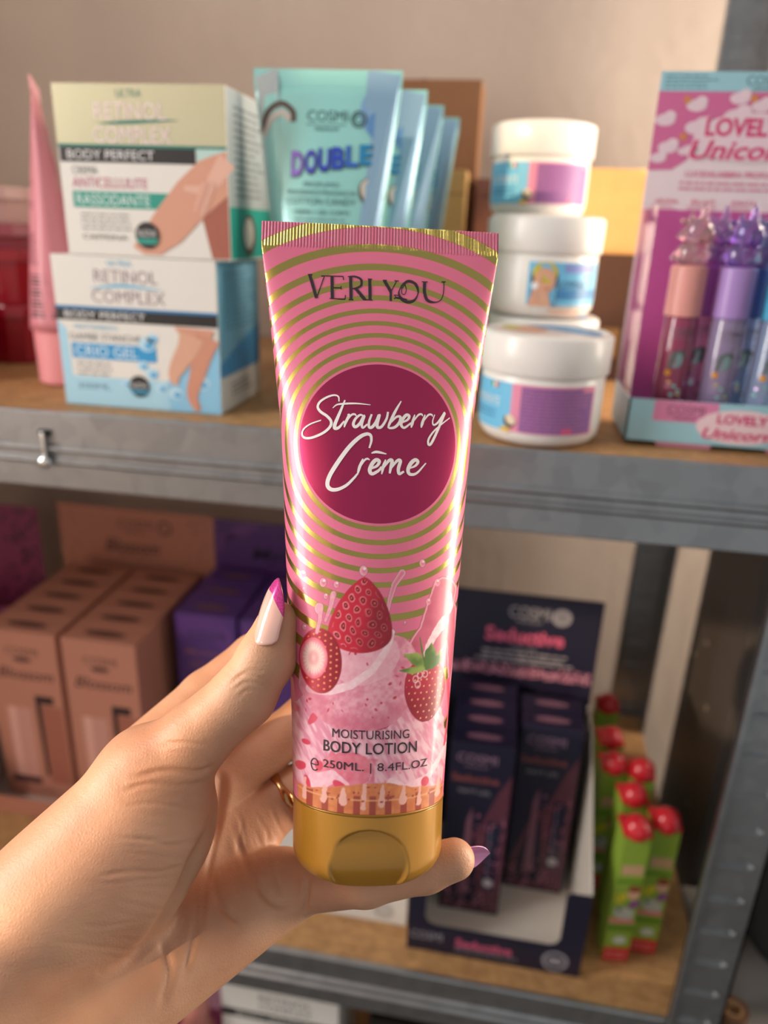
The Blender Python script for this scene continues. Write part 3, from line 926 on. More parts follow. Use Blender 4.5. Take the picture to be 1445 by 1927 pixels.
def gloss(label, loc, capc, liqc, bumpc, group='unicorn lip glosses'):
    r = thing('lip_gloss', label, 'lip gloss', loc, 0, group)
    MB().lathe([(0.0001, 0), (0.0090, 0), (0.0098, 0.001), (0.0098, 0.0715), (0.0092, 0.0722), (0.0001, 0.0722)], 32).build('bottle', M(liqc, 0.12, coat=0.5, name='gloss_' + liqc[1:]), r, smooth=True)
    MB().lathe([(0.0001, 0.0724), (0.0102, 0.0724), (0.0104, 0.0732), (0.0104, 0.1000), (0.0098, 0.1010), (0.0001, 0.1010)], 32).build('cap', M(capc, 0.35, name='cap_' + capc[1:]), r, smooth=False)
    # faceted unicorn head: body, muzzle, mane curls, horn, ear
    mb = MB()
    mb.sphere((0, 0, 0.1070), 0.0098, nu=18, nv=12, sc=(1, 0.9, 0.85))
    mb.sphere((0.0012, -0.001, 0.1195), 0.0082, nu=18, nv=12, sc=(1, 0.9, 0.95))
    mb.sphere((0.0055, -0.004, 0.1175), 0.0048, nu=12, nv=8)
    rnd = random.Random(len(label))
    for k in range(40):
        a = rnd.random() * 2 * PI
        zz = 0.102 + rnd.random() * 0.024
        rr = 0.0100 if zz < 0.113 else 0.0080
        mb.sphere((rr * math.cos(a), rr * 0.9 * math.sin(a), zz), 0.0012 + 0.0010 * rnd.random(), nu=8, nv=6)
    mb.lathe([(0.0030, 0.125), (0.0025, 0.1275), (0.0027, 0.128), (0.0019, 0.1305), (0.0021, 0.131), (0.0012, 0.1335), (0.0001, 0.136)], 14, c=(0.0030, -0.001, 0))
    mb.sphere((-0.0035, 0.0, 0.1265), 0.0024, nu=8, nv=6, sc=(0.7, 0.5, 1.5))
    mb.build('unicorn_topper', M(bumpc, 0.04, trans=0.8, coat=0.6, name='clear_' + bumpc[1:]), r, smooth=True)
    p = Print()
    p.text('COSMI', 0.0, 0.0640, 0.0120, 0.0036, M('#6d6470', 0.4), 2)
    p.rect(-0.006, 0.006, 0.0600, 0.0604, M('#6d6470', 0.4), 2, 4)
    p.ell(-0.001, 0.0475, 0.0040, 0.0050, M('#8fa8a8', 0.2, 0.7), 2, 14)
    p.stroke([(-0.0045, 0.0420), (-0.0025, 0.050), (0.001, 0.0525), (0.004, 0.050)], 0.0016, M('#55605c', 0.3), 3)
    p.ell(-0.0045, 0.0395, 0.0018, 0.0018, M('#d79a2e', 0.3, 0.5), 3, 10)
    for k in range(9):
        p.ell(rnd.uniform(-0.008, 0.008), rnd.uniform(0.018, 0.036), 0.0014, 0.0010, M(['#c9b0d8', '#9fd0c8', '#e2d29a'][k % 3], 0.15, 0.8), 3, 8)
    p.build('bottle_print', cyl_map(0.0098), r)
    return r


zt = ZS + 0.0042
gloss('lip gloss with peach cap and clear unicorn topper, leftmost in the front row', (0.1005, 0.4830, zt), '#e09a92', '#8f3557', '#f0c9cf')
gloss('lip gloss with lilac cap and violet unicorn topper, front row of the display', (0.1277, 0.4830, zt), '#a988c9', '#8a7a9c', '#b590dd')
gloss('lip gloss with blue cap cut by the right edge of the photo', (0.1550, 0.4830, zt), '#4fa9cf', '#7c8aa8', '#86c5e4')
gloss('lip gloss with purple cap and pale pink liquid, behind the peach-capped one', (0.1175, 0.5060, zt), '#b55cc0', '#f08fc6', '#c9a2e2')
gloss('lip gloss with blue cap standing behind the lilac-capped one', (0.1450, 0.5060, zt), '#4a68a8', '#8fa5d0', '#a9b9e2')
# ------------------------------------------------------------------ lower board: display of dusky pink cartons
DP, DPD, DPT = M('#b0745f', 0.5), M('#8d5a4a', 0.5), M('#5e3a33', 0.6)
YD = 0.5240


def display(name, label, x0, x1, y0, y1, z0, lip, card_z0, card_h, outer, inner, notch=None):
    r = thing(name, label, 'display', (x0, y0, z0))
    W_, D_ = x1 - x0, y1 - y0
    a, bq, low = notch or (W_ * 0.12, W_ * 0.88, lip * 0.35)
    c = 0.008
    pts = [(0, 0), (W_, 0), (W_, lip), (bq + c * 0.4, lip), (bq, lip - c * 0.4), (bq, low + c), (bq - c * 0.3, low + c * 0.3), (bq - c, low), (a + c, low), (a + c * 0.3, low + c * 0.3), (a, low + c), (a, lip - c * 0.4), (a - c * 0.4, lip), (0, lip)]
    MB().prism(pts, 0, 0.0014).build('front_lip', outer, r)
    for xx in (0, W_ - 0.0014):
        mb = MB()
        vs = [(xx, 0.0014, 0), (xx, D_, 0), (xx, D_, card_z0), (xx, D_ * 0.75, card_z0), (xx, 0.0014, lip)]
        mb.add(vs + [(x + 0.0014, y, z) for x, y, z in vs], [(0, 1, 2, 3, 4), (9, 8, 7, 6, 5)] + [(k, 5 + k, 5 + (k + 1) % 5, (k + 1) % 5) for k in range(5)], 0)
        mb.build('side_panel', inner, r)
    MB().box(0.0014, W_ - 0.0014, 0.0014, D_, 0, 0.0016).build('base_panel', inner, r)
    MB().box(0, W_, D_, D_ + 0.0016, 0, card_z0 + card_h).build('back_card', outer, r)
    return r, W_, D_


r, W_, D_ = display('carton_display', 'dusky pink counter display of cartons on the lower board', -0.4880, -0.3020, YD, 0.7200, ZL, 0.060, 0.146, 0.1135, DP, M('#c9b7ad', 0.5), (0.022, 0.164, 0.020))
p = Print()
cz = 0.146
wC = W_
ink = M('#4b2a2c', 0.5)
p.text('COSMI', wC * 0.50, cz + 0.096, 0.042, 0.010, DPT, 1)
p.text('PREMIUM', wC * 0.50, cz + 0.086, 0.024, 0.004, DPT, 1)
p.ring(wC * 0.69, cz + 0.0945, 0.0085, 0.003, DPT, 1)
p.text('Blossom', wC * 0.47, cz + 0.068, 0.066, 0.0165, ink, 1, 0.012, 0.35)
p.lines(wC * 0.2, wC * 0.85, cz + 0.043, cz + 0.053, 2, DPT, 1, 0.22, 0.2, 3)
p.lines(wC * 0.38, wC * 0.62, cz + 0.054, cz + 0.058, 1, DPT, 1, 0.35, 0.1, 4)
rnd = random.Random(5)
for k in range(70):
    sx = rnd.choice((rnd.uniform(0.003, 0.030), rnd.uniform(wC - 0.034, wC - 0.004)))
    p.ell(sx, cz + rnd.uniform(0.004, 0.108), 0.0022, 0.0011, DPD, 1, 8, rnd.uniform(0, 3))
p.build('card_print', front_map(0, D_), r)

CB = M('#b57a66', 0.45)
CBT = M('#9a6450', 0.5)


def small_carton(label, loc, w_, d_, h_, body, group, printer):
    r = thing('small_carton', label, 'box', loc, 0, group)
    mb = MB().box(0, w_, 0, d_, 0, h_, bev=0.0008)
    mb.build('carton_body', body, r)
    p = Print()
    printer(p, w_, h_)
    p.build('printed_front', front_map(0, 0), r)
    p = Print()
    p.ell(w_ / 2, d_ / 2, w_ * 0.28, d_ * 0.18, DPT if body is CB else M('#6d4a5e', 0.5), 1)
    p.build('printed_top', top_map(0, 0, h_), r)
    return r


def pr_blossom(p, w_, h_):
    p.text('COSMI', w_ * 0.5, h_ - 0.021, w_ * 0.46, 0.008, DPT, 1)
    p.ell(w_ * 0.5, h_ - 0.030, w_ * 0.13, 0.003, DPT, 1)
    p.text('Blossom', w_ * 0.52, h_ - 0.046, w_ * 0.78, 0.012, ink, 1, 0.01, 0.3)
    p.rect(w_ * 0.60, w_ * 0.86, h_ - 0.078, h_ - 0.069, M('#2a1a1c', 0.4), 1)
    p.poly([(w_ * 0.60, h_ - 0.078), (w_ * 0.67, h_ - 0.078), (w_ * 0.67, 0.030), (w_ * 0.62, 0.030)], M('#24171a', 0.4), 1)
    p.rect(w_ * 0.68, w_ * 0.97, 0.022, h_ - 0.080, M('#a0604f', 0.4), 1)
    p.rect(w_ * 0.16, w_ * 0.52, 0.026, h_ - 0.085, M('#c48d80', 0.35), 1)
    p.rect(w_ * 0.20, w_ * 0.30, 0.026, h_ - 0.085, M('#d8a294', 0.3), 2)
    p.rect(w_ * 0.10, w_ * 0.52, 0.018, 0.026, M('#4a2c30', 0.4), 2)
    p.lines(w_ * 0.2, w_ * 0.8, 0.006, 0.015, 3, DPT, 1, 0.3, 0.2, 2)


hb = 0.1945
names = ['frontmost', 'second from the front', 'third from the front', 'fourth from the front', 'rearmost']
proto = None
for ci, (xc, nm) in enumerate(((-0.3860, 'right'), (-0.4660, 'left'))):
    for k in range(5):
        lab = 'dusky pink carton in the %s row of the pink display, %s' % (nm, names[k])
        loc = (xc, 0.5480 + 0.0305 * k, ZL + 0.0018)
        if proto is None:
            proto = small_carton(lab, loc, 0.0745, 0.0295, hb, CB, 'dusky pink cartons in the display', pr_blossom)
        else:
            dup(proto, loc, None, lab)

# magenta display, far left
MGD = M('#84345a', 0.5)
r, W_, D_ = display('carton_display', 'magenta counter display with dark floral card, cut by the left edge', -0.6950, -0.5080, 0.5900, 0.7100, ZL, 0.050, 0.142, 0.112, MGD, M('#8b4a66', 0.5))
p = Print()
rnd = random.Random(8)
for k in range(150):
    sx = W_ - abs(rnd.gauss(0.002, 0.022)) if k % 2 else rnd.uniform(0.01, W_)
    sy = rnd.uniform(0.146, 0.250) if k % 2 else 0.142 + abs(rnd.gauss(0, 0.022))
    if sx > W_ - 0.003 or sy > 0.250 or sx < 0.003:
        continue
    p.ell(sx, sy, 0.0034, 0.0016, M('#3d1830', 0.5), 1 + k % 3, 8, rnd.uniform(0, 3))
p.ring(W_ * 0.62, 0.225, 0.009, 0.003, M('#3d1830', 0.5), 2)
p.build('card_print', front_map(0, D_), r)
MGB = M('#9c4a78', 0.45)


def pr_mag(p, w_, h_):
    p.text('COSMI', w_ * 0.5, h_ - 0.03, w_ * 0.4, 0.008, M('#4a1f3a', 0.5), 1)
    p.lines(w_ * 0.2, w_ * 0.8, h_ - 0.06, h_ - 0.04, 3, M('#4a1f3a', 0.5), 1)


c0 = small_carton('pink carton in the magenta display, at its right end', (-0.5760, 0.6300, ZL + 0.0018), 0.062, 0.034, 0.150, MGB, 'pink cartons in the magenta display', pr_mag)
dup(c0, (-0.6420, 0.6300, ZL + 0.0018), None, 'pink carton in the magenta display, at its left end')

# purple display
PU, PUD = M('#4d2a68', 0.45), M('#3a1f50', 0.5)
PUL = M('#7a4a94', 0.45)
r, W_, D_ = display('carton_display', 'dark purple counter display with marbled back card on the lower board', -0.2995, -0.1300, 0.5850, 0.7150, ZL, 0.050, 0.146, 0.114, PU, M('#8e8794', 0.5))
mx_ = 0.0
p = Print()
for k in range(7):
    q = 0.006 * k
    p.stroke([(0.02 + q, 0.150), (0.03 + q, 0.185 - q), (0.075, 0.205 - 1.6 * q), (0.13 - q, 0.190 - q), (0.165 - q, 0.168)], 0.0016 + 0.0006 * (k % 2), M('#6d3f86', 0.45), 1)
for k in range(4):
    p.stroke([(0.004, 0.222 + 0.006 * k), (0.020 + 0.004 * k, 0.245), (0.034 + 0.006 * k, 0.2585)], 0.0020, M('#70427f', 0.45), 1)
p.text('COSMI', W_ * 0.54, 0.246, 0.036, 0.008, PUD, 2)
p.text('Mystery', W_ * 0.52, 0.222, 0.090, 0.018, M('#1d0f2c', 0.5), 2, 0.01, 0.2)
p.build('card_print', front_map(0, D_), r)
PB = M('#54347c', 0.4)


def pr_pur(p, w_, h_):
    for k in range(6):
        p.stroke([(0.002, h_ - 0.006 - 0.004 * k), (w_ * 0.5, h_ - 0.003 - 0.004 * k), (w_ * 0.85, h_ - 0.012 - 0.005 * k), (w_ * 0.95, h_ - 0.05)], 0.0011, PUL, 1)
    p.text('COSMI', w_ * 0.52, h_ - 0.022, w_ * 0.6, 0.009, M('#2b2a52', 0.5), 2)
    p.text('Mystery', w_ * 0.5, h_ - 0.043, w_ * 0.74, 0.009, M('#8a5a72', 0.5), 2, 0.01, 0.2)
    p.lines(w_ * 0.2, w_ * 0.8, h_ - 0.060, h_ - 0.052, 2, M('#8a5a72', 0.5), 2)
    for k in range(4):
        p.stroke([(0.003, 0.05 + 0.012 * k), (w_ * 0.4, 0.062 + 0.012 * k), (w_ - 0.003, 0.05 + 0.012 * k)], 0.0014, PUL, 1)


proto = None
for j, nm in enumerate(('left', 'right')):
    for k in range(3):
        lab = 'purple carton in the %s row of the purple display, %s' % (nm, ('frontmost', 'middle', 'rearmost')[k])
        loc = (-0.2960 + 0.0660 * j, 0.6000 + 0.036 * k, ZL + 0.0018)
        if proto is None:
            proto = small_carton(lab, loc, 0.0620, 0.0340, 0.2050, PB, 'purple cartons in the display', pr_pur)
        else:
            dup(proto, loc, None, lab)

# white display box behind the little finger
r = thing('display_box', 'plain white display box on the lower board, left of the navy display', 'box', (-0.1680, 0.4730, ZL))
mb = MB()
mb.box(0, 0.1270, 0, 0.095, 0, 0.1500, bev=0.001)
mb.build('carton_body', M('#d9d4cd', 0.5), r)
p = Print()
for k in range(3):
    p.ring(0.107, 0.014, 0.0085 - 0.0025 * k, 0.0011, M('#9a9590', 0.5), 1)
p.text('COSMI', 0.06, 0.03, 0.05, 0.012, M('#9a9590', 0.5), 1)
p.build('printed_front', front_map(0, 0), r)

# navy display
NV, NVC = M('#17152c', 0.45), M('#d8cfc4', 0.5)
GL = M('#a3718a', 0.45)
RS = M('#bb5272', 0.45)
GT = M('#8e8a92', 0.5)
r, W_, D_ = display('carton_display', 'navy counter display with pink lettering on the lower board', -0.0380, 0.1030, 0.4540, 0.6000, ZL, 0.0860, 0.160, 0.1055, NV, NVC, (0.014, 0.122, 0.0290))
p = Print()
p.text('COSMI', W_ * 0.555, 0.2480, 0.036, 0.0120, GT, 1, 0.01)
p.text('PREMIUM', W_ * 0.555, 0.2390, 0.022, 0.003, GT, 1)
p.ring(W_ * 0.755, 0.2465, 0.0085, 0.0042, GT, 1)
p.ell(W_ * 0.755, 0.2465, 0.0030, 0.0030, GT, 1)
p.text('Seductive', W_ * 0.54, 0.2240, 0.070, 0.0150, RS, 1, 0.035)
p.text('MATT LIPS', W_ * 0.54, 0.2110, 0.022, 0.0030, GT, 1)
p.lines(W_ * 0.28, W_ * 0.82, 0.1990, 0.2090, 2, GT, 1, 0.4, 0.02, 3)
p.lines(W_ * 0.24, W_ * 0.86, 0.1950, 0.2000, 1, GT, 1, 0.4, 0.02, 4)
rnd = random.Random(3)
for k in range(520):
    x = rnd.uniform(0.001, W_ - 0.002)
    y = 0.1820 + abs(rnd.gauss(0, 0.0055))
    if y > 0.196:
        continue
    p.ell(x, y - 0.010 * 0, 0.0011, 0.0011, M(['#b06a86', '#8d5872', '#c78ba2'][k % 3], 0.4), 1 + k % 3, 6)
p.build('card_print', front_map(0, D_), r)
p = Print()
p.text('COSMI', 0.016, 0.0170, 0.026, 0.0085, GT, 1)
p.text('Seductive', 0.063, 0.0150, 0.046, 0.0095, RS, 1, 0.035)
p.lines(0.040, 0.094, 0.0060, 0.0090, 1, GT, 1, 0.4, 0.1, 5)
p.ring(0.1205, 0.0135, 0.0105, 0.0025, GT, 1)
p.ell(0.1205, 0.0135, 0.0062, 0.0040, GT, 1)
p.build('lip_print', front_map(0, 0), r)
NB = M('#15132c', 0.4)


def pr_navy(p, w_, h_):
    p.text('COSMI', w_ * 0.42, h_ - 0.014, w_ * 0.62, 0.0085, M('#8d6f86', 0.45), 3)
    p.text('PREMIUM', w_ * 0.42, h_ - 0.022, w_ * 0.36, 0.0024, M('#8d6f86', 0.45), 3)
    p.text('Seductive', w_ * 0.42, h_ - 0.034, w_ * 0.74, 0.0075, M('#7c4040', 0.45), 3, 0.03)
    p.text('MATT LIPS', w_ * 0.42, h_ - 0.047, w_ * 0.50, 0.0042, M('#8e8a92', 0.45), 3)
    p.poly([(w_ - 0.001, h_ - 0.026), (w_ - 0.001, 0.003), (w_ * 0.06, 0.003), (w_ * 0.06, 0.030), (w_ * 0.35, 0.085), (w_ * 0.55, h_ - 0.085), (w_ * 0.80, h_ - 0.045)], M('#5a2f3e', 0.35), 1)
    p.poly([(w_ * 0.10, 0.010), (w_ * 0.62, 0.010), (w_ * 0.50, 0.085), (w_ * 0.28, 0.060)], NB, 2)
    p.poly([(w_ * 0.30, 0.020), (w_ * 0.34, 0.100), (w_ * 0.42, 0.115), (w_ * 0.46, 0.020)], M('#7a4f60', 0.3), 3)
    p.rect(w_ * 0.68, w_ * 0.90, 0.028, h_ - 0.075, M('#242438', 0.25, coat=0.4), 3)
    p.rect(w_ * 0.72, w_ * 0.76, 0.040, h_ - 0.085, M('#4a4a60', 0.3), 4)
    p.ell(w_ * 0.78, 0.036, w_ * 0.085, 0.0045, M('#b9b4b8', 0.4), 4, 14)
    rnd = random.Random(6)
    for k in range(150):
        x, y = rnd.uniform(w_ * 0.05, w_ * 0.97), rnd.uniform(0.003, 0.03) if k % 3 else rnd.uniform(0.03, h_ - 0.07)
        p.ell(x if k % 3 else rnd.uniform(w_ * 0.5, w_ * 0.97), y, 0.0010, 0.0010, M(['#b06a86', '#8d5872', '#c78ba2'][k % 3], 0.4), 5, 6)


proto = None
for j, (xc, y0, n, nm) in enumerate(((-0.0160, 0.4980, 4, 'left'), (0.0400, 0.5330, 3, 'right'))):
    for k in range(n):
        lab = 'navy carton in the %s row of the navy display, %s' % (nm, names[k] if k < n - 1 else 'rearmost')
        loc = (xc, y0 + 0.0235 * k, ZL + 0.0018)
        if j == 1 and k == n - 1 and loc[1] > 0.58:
            continue
        if proto is None:
            proto = small_carton(lab, loc, 0.0520, 0.0215, 0.1775, NB, 'navy cartons in the display', pr_navy)
        else:
            dup(proto, loc, None, lab)

# lip balms with cherry red ball tops
GR, GRD = M('#8aa83a', 0.45), M('#5f8a20', 0.45)
RDM = M('#cf2330', 0.25, coat=0.4)
SK = M('#d8a98c', 0.5)


def cherry(label, loc, rz):
    r = thing('lip_balm', label, 'lip balm', loc, rz, 'lip balms with cherry tops')
    w_, h_ = 0.0210, 0.1330
    MB().box(-w_ / 2, w_ / 2, -w_ / 2, w_ / 2, 0, h_, bev=0.0006).build('carton_body', GR, r)
    MB().box(-w_ / 2 - 0.0003, w_ / 2 + 0.0003, -w_ / 2 - 0.0003, w_ / 2 + 0.0003, h_ - 0.003, h_ + 0.0012, bev=0.0005).build('red_rim', M('#c9202c', 0.4), r)
    MB().sphere((0, -0.004, h_ + 0.0015), 0.0108, nu=24, nv=16).build('cherry_ball', RDM, r, smooth=True)
    p = Print()
    hw = w_ / 2
    p.rect(-hw, hw, 0, 0.0150, M('#cf2a33', 0.45), 1)
    p.lines(-hw * 0.8, hw * 0.8, 0.003, 0.011, 2, M('#e58a86', 0.5), 2, 0.4, 0.1, 3)
    p.ell(0.001, 0.0235, 0.0055, 0.0042, M('#c9d0c4', 0.5), 1, 14)
    p.rect(-hw, hw, 0.0330, 0.0400, GRD, 1)
    p.rect(-hw, hw * 0.9, 0.0420, 0.0470, M('#d98080', 0.5), 1)
    p.ell(0.0, 0.0530, 0.0085, 0.0062, M('#b9bdb0', 0.5), 2, 16, -0.3)
    p.ell(-0.004, 0.0560, 0.0020, 0.0016, M('#3a3a3a', 0.5), 3, 10)
    p.poly([(0.002, 0.058), (0.010, 0.060), (0.010, 0.068), (0.004, 0.066)], M('#8a4a8c', 0.5), 2)
    p.text('LIP', -0.0045, 0.0690, 0.009, 0.0095, M('#e8d22e', 0.45), 3, 0.04)
    p.ell(0.0050, 0.0740, 0.0048, 0.0062, SK, 2, 14)
    p.ell(0.0050, 0.0790, 0.0052, 0.0038, M('#8a4a2c', 0.5), 3, 14)
    p.rect(-hw, hw, 0.0840, 0.0880, GRD, 1)
    p.rect(-hw * 0.75, hw * 0.85, 0.0930, 0.1030, M('#c9a17c', 0.5), 1)
    p.build('printed_front', front_map(0, -w_ / 2), r)
    return r


c0 = cherry('lip balm with cherry top, front left corner beside the navy display', (0.1320, 0.4860, ZL), 0.12)
for (x, y, rz, lab) in ((0.1565, 0.4985, 0.05, 'lip balm with cherry top, front right, at the open side of the board'),
                        (0.1350, 0.5230, 0.15, 'lip balm with cherry top, second row, behind the front left one'),
                        (0.1470, 0.5560, -0.1, 'lip balm with cherry top, third row, right-hand one'),
                        (0.1235, 0.5600, 0.1, 'lip balm with cherry top, third row, tight against the navy display'),
                        (0.1245, 0.5960, 0.1, 'lip balm with cherry top, fourth from the front along the navy display'),
                        (0.1280, 0.6500, 0.0, 'lip balm with cherry top, rearmost and partly hidden by the navy display')):
    dup(c0, (x, y, ZL), rz, lab)

# ------------------------------------------------------------------ lowest board
r = carton('cream_carton', 'white cream carton with dark stripe, topmost on the lowest board', -0.2080, -0.0960, 0.4600, 0.5450, ZB + 0.2310, ZB + 0.3440, WH)
p = Print()
p.text('RETINOL', 0.062, 0.1000, 0.050, 0.0085, GRY, 1)
p.text('COMPLEX', 0.062, 0.0890, 0.050, 0.0085, GRY, 1)
p.rect(0, 0.112, 0.0700, 0.0800, BLK, 1)
p.text('BODY PERFECT', 0.05, 0.075, 0.07, 0.005, WH, 2)
p.build('printed_front', front_map(0, 0), r)
dup(r, (-0.2080, 0.4600, ZB + 0.1155), None, 'white cream carton with dark stripe, middle of the stack on the lowest board')
dup(r, (-0.2080, 0.4600, ZB), None, 'white cream carton with dark stripe, bottom of the stack on the lowest board')
r = carton('lotion_carton', 'dark magenta carton left of the white carton on the lowest board', -0.2950, -0.2120, 0.4900, 0.5700, ZB, ZB + 0.3300, M('#7a2f52', 0.45))
MB().box(0.0005, 0.082, -0.0003, 0, 0.26, 0.31).build('printed_band', M('#b98aa0', 0.45), r)
r = carton('dark_carton', 'black carton with gold band right of the white carton on the lowest board', -0.0700, 0.0150, 0.4750, 0.5500, ZB, ZB + 0.3100, M('#1b1716', 0.45))
MB().box(0.0005, 0.0845, -0.0003, 0, 0.27, 0.29).build('printed_band', M('#a9782e', 0.4, 0.5), r)
bx = (-0.2313, 0.452, 0.6972)
r = thing('lotion_bottle', 'slim salmon pink bottle below the wrist, on the lowest board', 'bottle', (bx[0], 0.4540, ZB))
MB().lathe([(0.0001, 0), (0.015, 0), (0.017, 0.002), (0.017, 0.28), (0.012, 0.295), (0.0001, 0.295)], 32).build('bottle_body', M('#d9857a', 0.4), r, smooth=True)
MB().lathe([(0.0001, 0.2952), (0.0125, 0.2952), (0.0125, 0.326), (0.0115, 0.331), (0.008, 0.3345), (0.0001, 0.3355)], 32).build('cap', M('#ef9a8c', 0.4), r, smooth=True)

# ------------------------------------------------------------------ right of the unit
r = thing('side_cabinet', 'dark grey speckled cabinet side standing right of the shelving unit', 'cabinet', (0.226, 0.608, 0))
MB().box(0, 0.34, 0, 0.152, 0, 1.22, bev=0.002).build('carcass', M('#3d3735', 0.55, noise=0.25, nscale=160, bump=0.15, bscale=300), r)
mb = MB()
for (y, z) in ((0.10, 1.02), (0.06, 0.97), (0.12, 0.94), (0.05, 0.86), (0.13, 0.99)):
    mb.sphere((-0.0005, y, z), 0.003, nu=12, nv=8, sc=(0.3, 1, 1))
mb.build('screw_cover', M('#7b7571', 0.4), r, smooth=True)
r = thing('stool', 'grey stool beside the front steel post, carrying the black bag', 'stool', (0.2150, 0.4400, 0))
MB().box(0, 0.40, 0, 0.160, 0.785, 0.810, bev=0.004).build('seat', M('#7d7874', 0.6, noise=0.1, nscale=30), r)
for (x, y) in ((0.02, 0.02), (0.37, 0.02), (0.02, 0.13), (0.37, 0.13)):
    MB().box(x - 0.012, x + 0.012, y - 0.012, y + 0.012, 0, 0.785, bev=0.002).build('leg', M('#5d5956', 0.5), r)
mb = MB()
rings = []
for k in range(25):
    t = k / 24
    ring = []
    for q in range(48):
        a = 2 * PI * q / 48
        rr = (0.94 + 0.04 * math.sin(5 * a + 3 * t) + 0.02 * math.sin(11 * a - 7 * t)) * (1 - 0.25 * t ** 3) * min(1, 0.72 + 3.2 * t)
        ring.append((0.112 * rr * math.cos(a), 0.058 * rr * math.sin(a), 0.50 * t))
    rings.append(ring)
mb.loft(rings)
o = mb.build('black_bag', M('#08080a', 0.75, noise=0.4, nscale=30), None, smooth=True, loc=(0.347, 0.530, 0.8105))
tag(o, 'black cloth bag right of the front steel post', 'bag')
o = thing('tape_roll', 'small brown roll of tape on the grey stool beyond the steel post', 'tape', (0.2290, 0.4660, 0.8102))
MB().lathe([(0.0072, 0), (0.0115, 0), (0.0115, 0.012), (0.0072, 0.012), (0.0072, 0)], 40).build('tape', M('#6a4a34', 0.35), o)
MB().lathe([(0.0058, 0.0003), (0.0071, 0.0003), (0.0071, 0.0118), (0.0058, 0.0118), (0.0058, 0.0003)], 40).build('core', M('#b08a66', 0.7), o)
# ------------------------------------------------------------------ the lotion tube held in front
VT=np.array([0.0, 30.0, 72.0, 100.0, 125.0, 160.0, 178.0, 184.0, 191.0]);AT=np.array([24.0, 25.5, 28.3, 30.1, 32.0, 36.7, 39.3, 40.2, 40.8]);BT=np.array([24.0, 22.4, 19.6, 17.0, 13.2, 6.0, 2.4, 1.0, 0.6])
TUBE_O=(-5.16, -94.25, -241)
TUBE_R=(0.99731, -0.02624, -0.06841); TUBE_B=(-0.06967, -0.05063, -0.99628); TUBE_U=(0.02268, 0.99837, -0.05232)
V0 = 4.0           # height of the cap seam
TUBE_L = 190.6


def tab(v):
    return np.interp(v, VT, AT), np.interp(v, VT, BT)


HM = Matrix.Translation(CAM_POS) @ HOLD_R.to_4x4()      # rigid frame in which tube and hand were measured, millimetres


def hold(P):
    P = np.asarray(P, float) * 0.001
    R = np.array(HOLD_R)
    return P @ R.T + np.array(CAM_POS)


TR_M = Matrix((TUBE_R, TUBE_B, TUBE_U)).transposed()
TW = HOLD_R @ TR_M
base_mm = np.array(TUBE_O) + np.array(TUBE_U) * (V0 - 23.4)
tube = thing('lotion_tube', 'pink body lotion tube with gold rings and strawberry ice cream, held in hand', 'tube', tuple(hold(base_mm)))
tube.rotation_euler = TW.to_euler()
ZOFF = -(V0 - 23.4)      # local z of v = 0, mm


def angle_of(u, v):
    a, bb = tab(v)
    th = np.linspace(-PI, PI, 361)
    out = np.empty(len(u))
    for s in range(0, len(u), 4000):
        aa, b2 = a[s:s + 4000, None], bb[s:s + 4000, None]
        x, y = aa * np.sin(th), -b2 * np.cos(th)
        ds = np.hypot(np.diff(x, axis=1), np.diff(y, axis=1))
        c = np.concatenate([np.zeros((len(aa), 1)), np.cumsum(ds, 1)], 1)
        c -= c[:, 180:181]
        for k in range(len(aa)):
            out[s + k] = np.interp(u[s + k], c[k], th)
    return out


def tube_map(v):    # print on the sleeve: x = arc length mm, y = height mm
    vv = np.clip(v[:, 1], 0, TUBE_L)
    th = angle_of(v[:, 0], vv)
    a, bb = tab(vv)
    nx, ny = np.sin(th) / a, -np.cos(th) / bb
    ln = np.hypot(nx, ny)
    off = 0.05 + 0.06 * v[:, 2]
    return np.stack([(a * np.sin(th) + off * nx / ln), (-bb * np.cos(th) + off * ny / ln), vv + ZOFF], 1) * 0.001


# art: ice cream, strawberries, splashes and wafer, painted as print on the sleeve
def vnoise(x, y, sc, seed, octv=3):
    r = np.random.RandomState(seed)
    out = np.zeros_like(x)
    amp, tot = 1.0, 0.0
    for o in range(octv):
        g = r.rand(64, 64)
        px, py = x / sc * 2 ** o + 100, y / sc * 2 ** o + 100
        i, j = np.floor(px).astype(int), np.floor(py).astype(int)
        fx, fy = px - i, py - j
        fx, fy = fx * fx * (3 - 2 * fx), fy * fy * (3 - 2 * fy)
        q = lambda a, c: g[(i + a) % 64, (j + c) % 64]
        out += amp * ((q(0, 0) * (1 - fx) + q(1, 0) * fx) * (1 - fy) + (q(0, 1) * (1 - fx) + q(1, 1) * fx) * fy)
        tot += amp
        amp *= 0.5
    return out / tot


def ss(a, b, x):
    t = np.clip((x - a) / (b - a), 0, 1)
    return t * t * (3 - 2 * t)


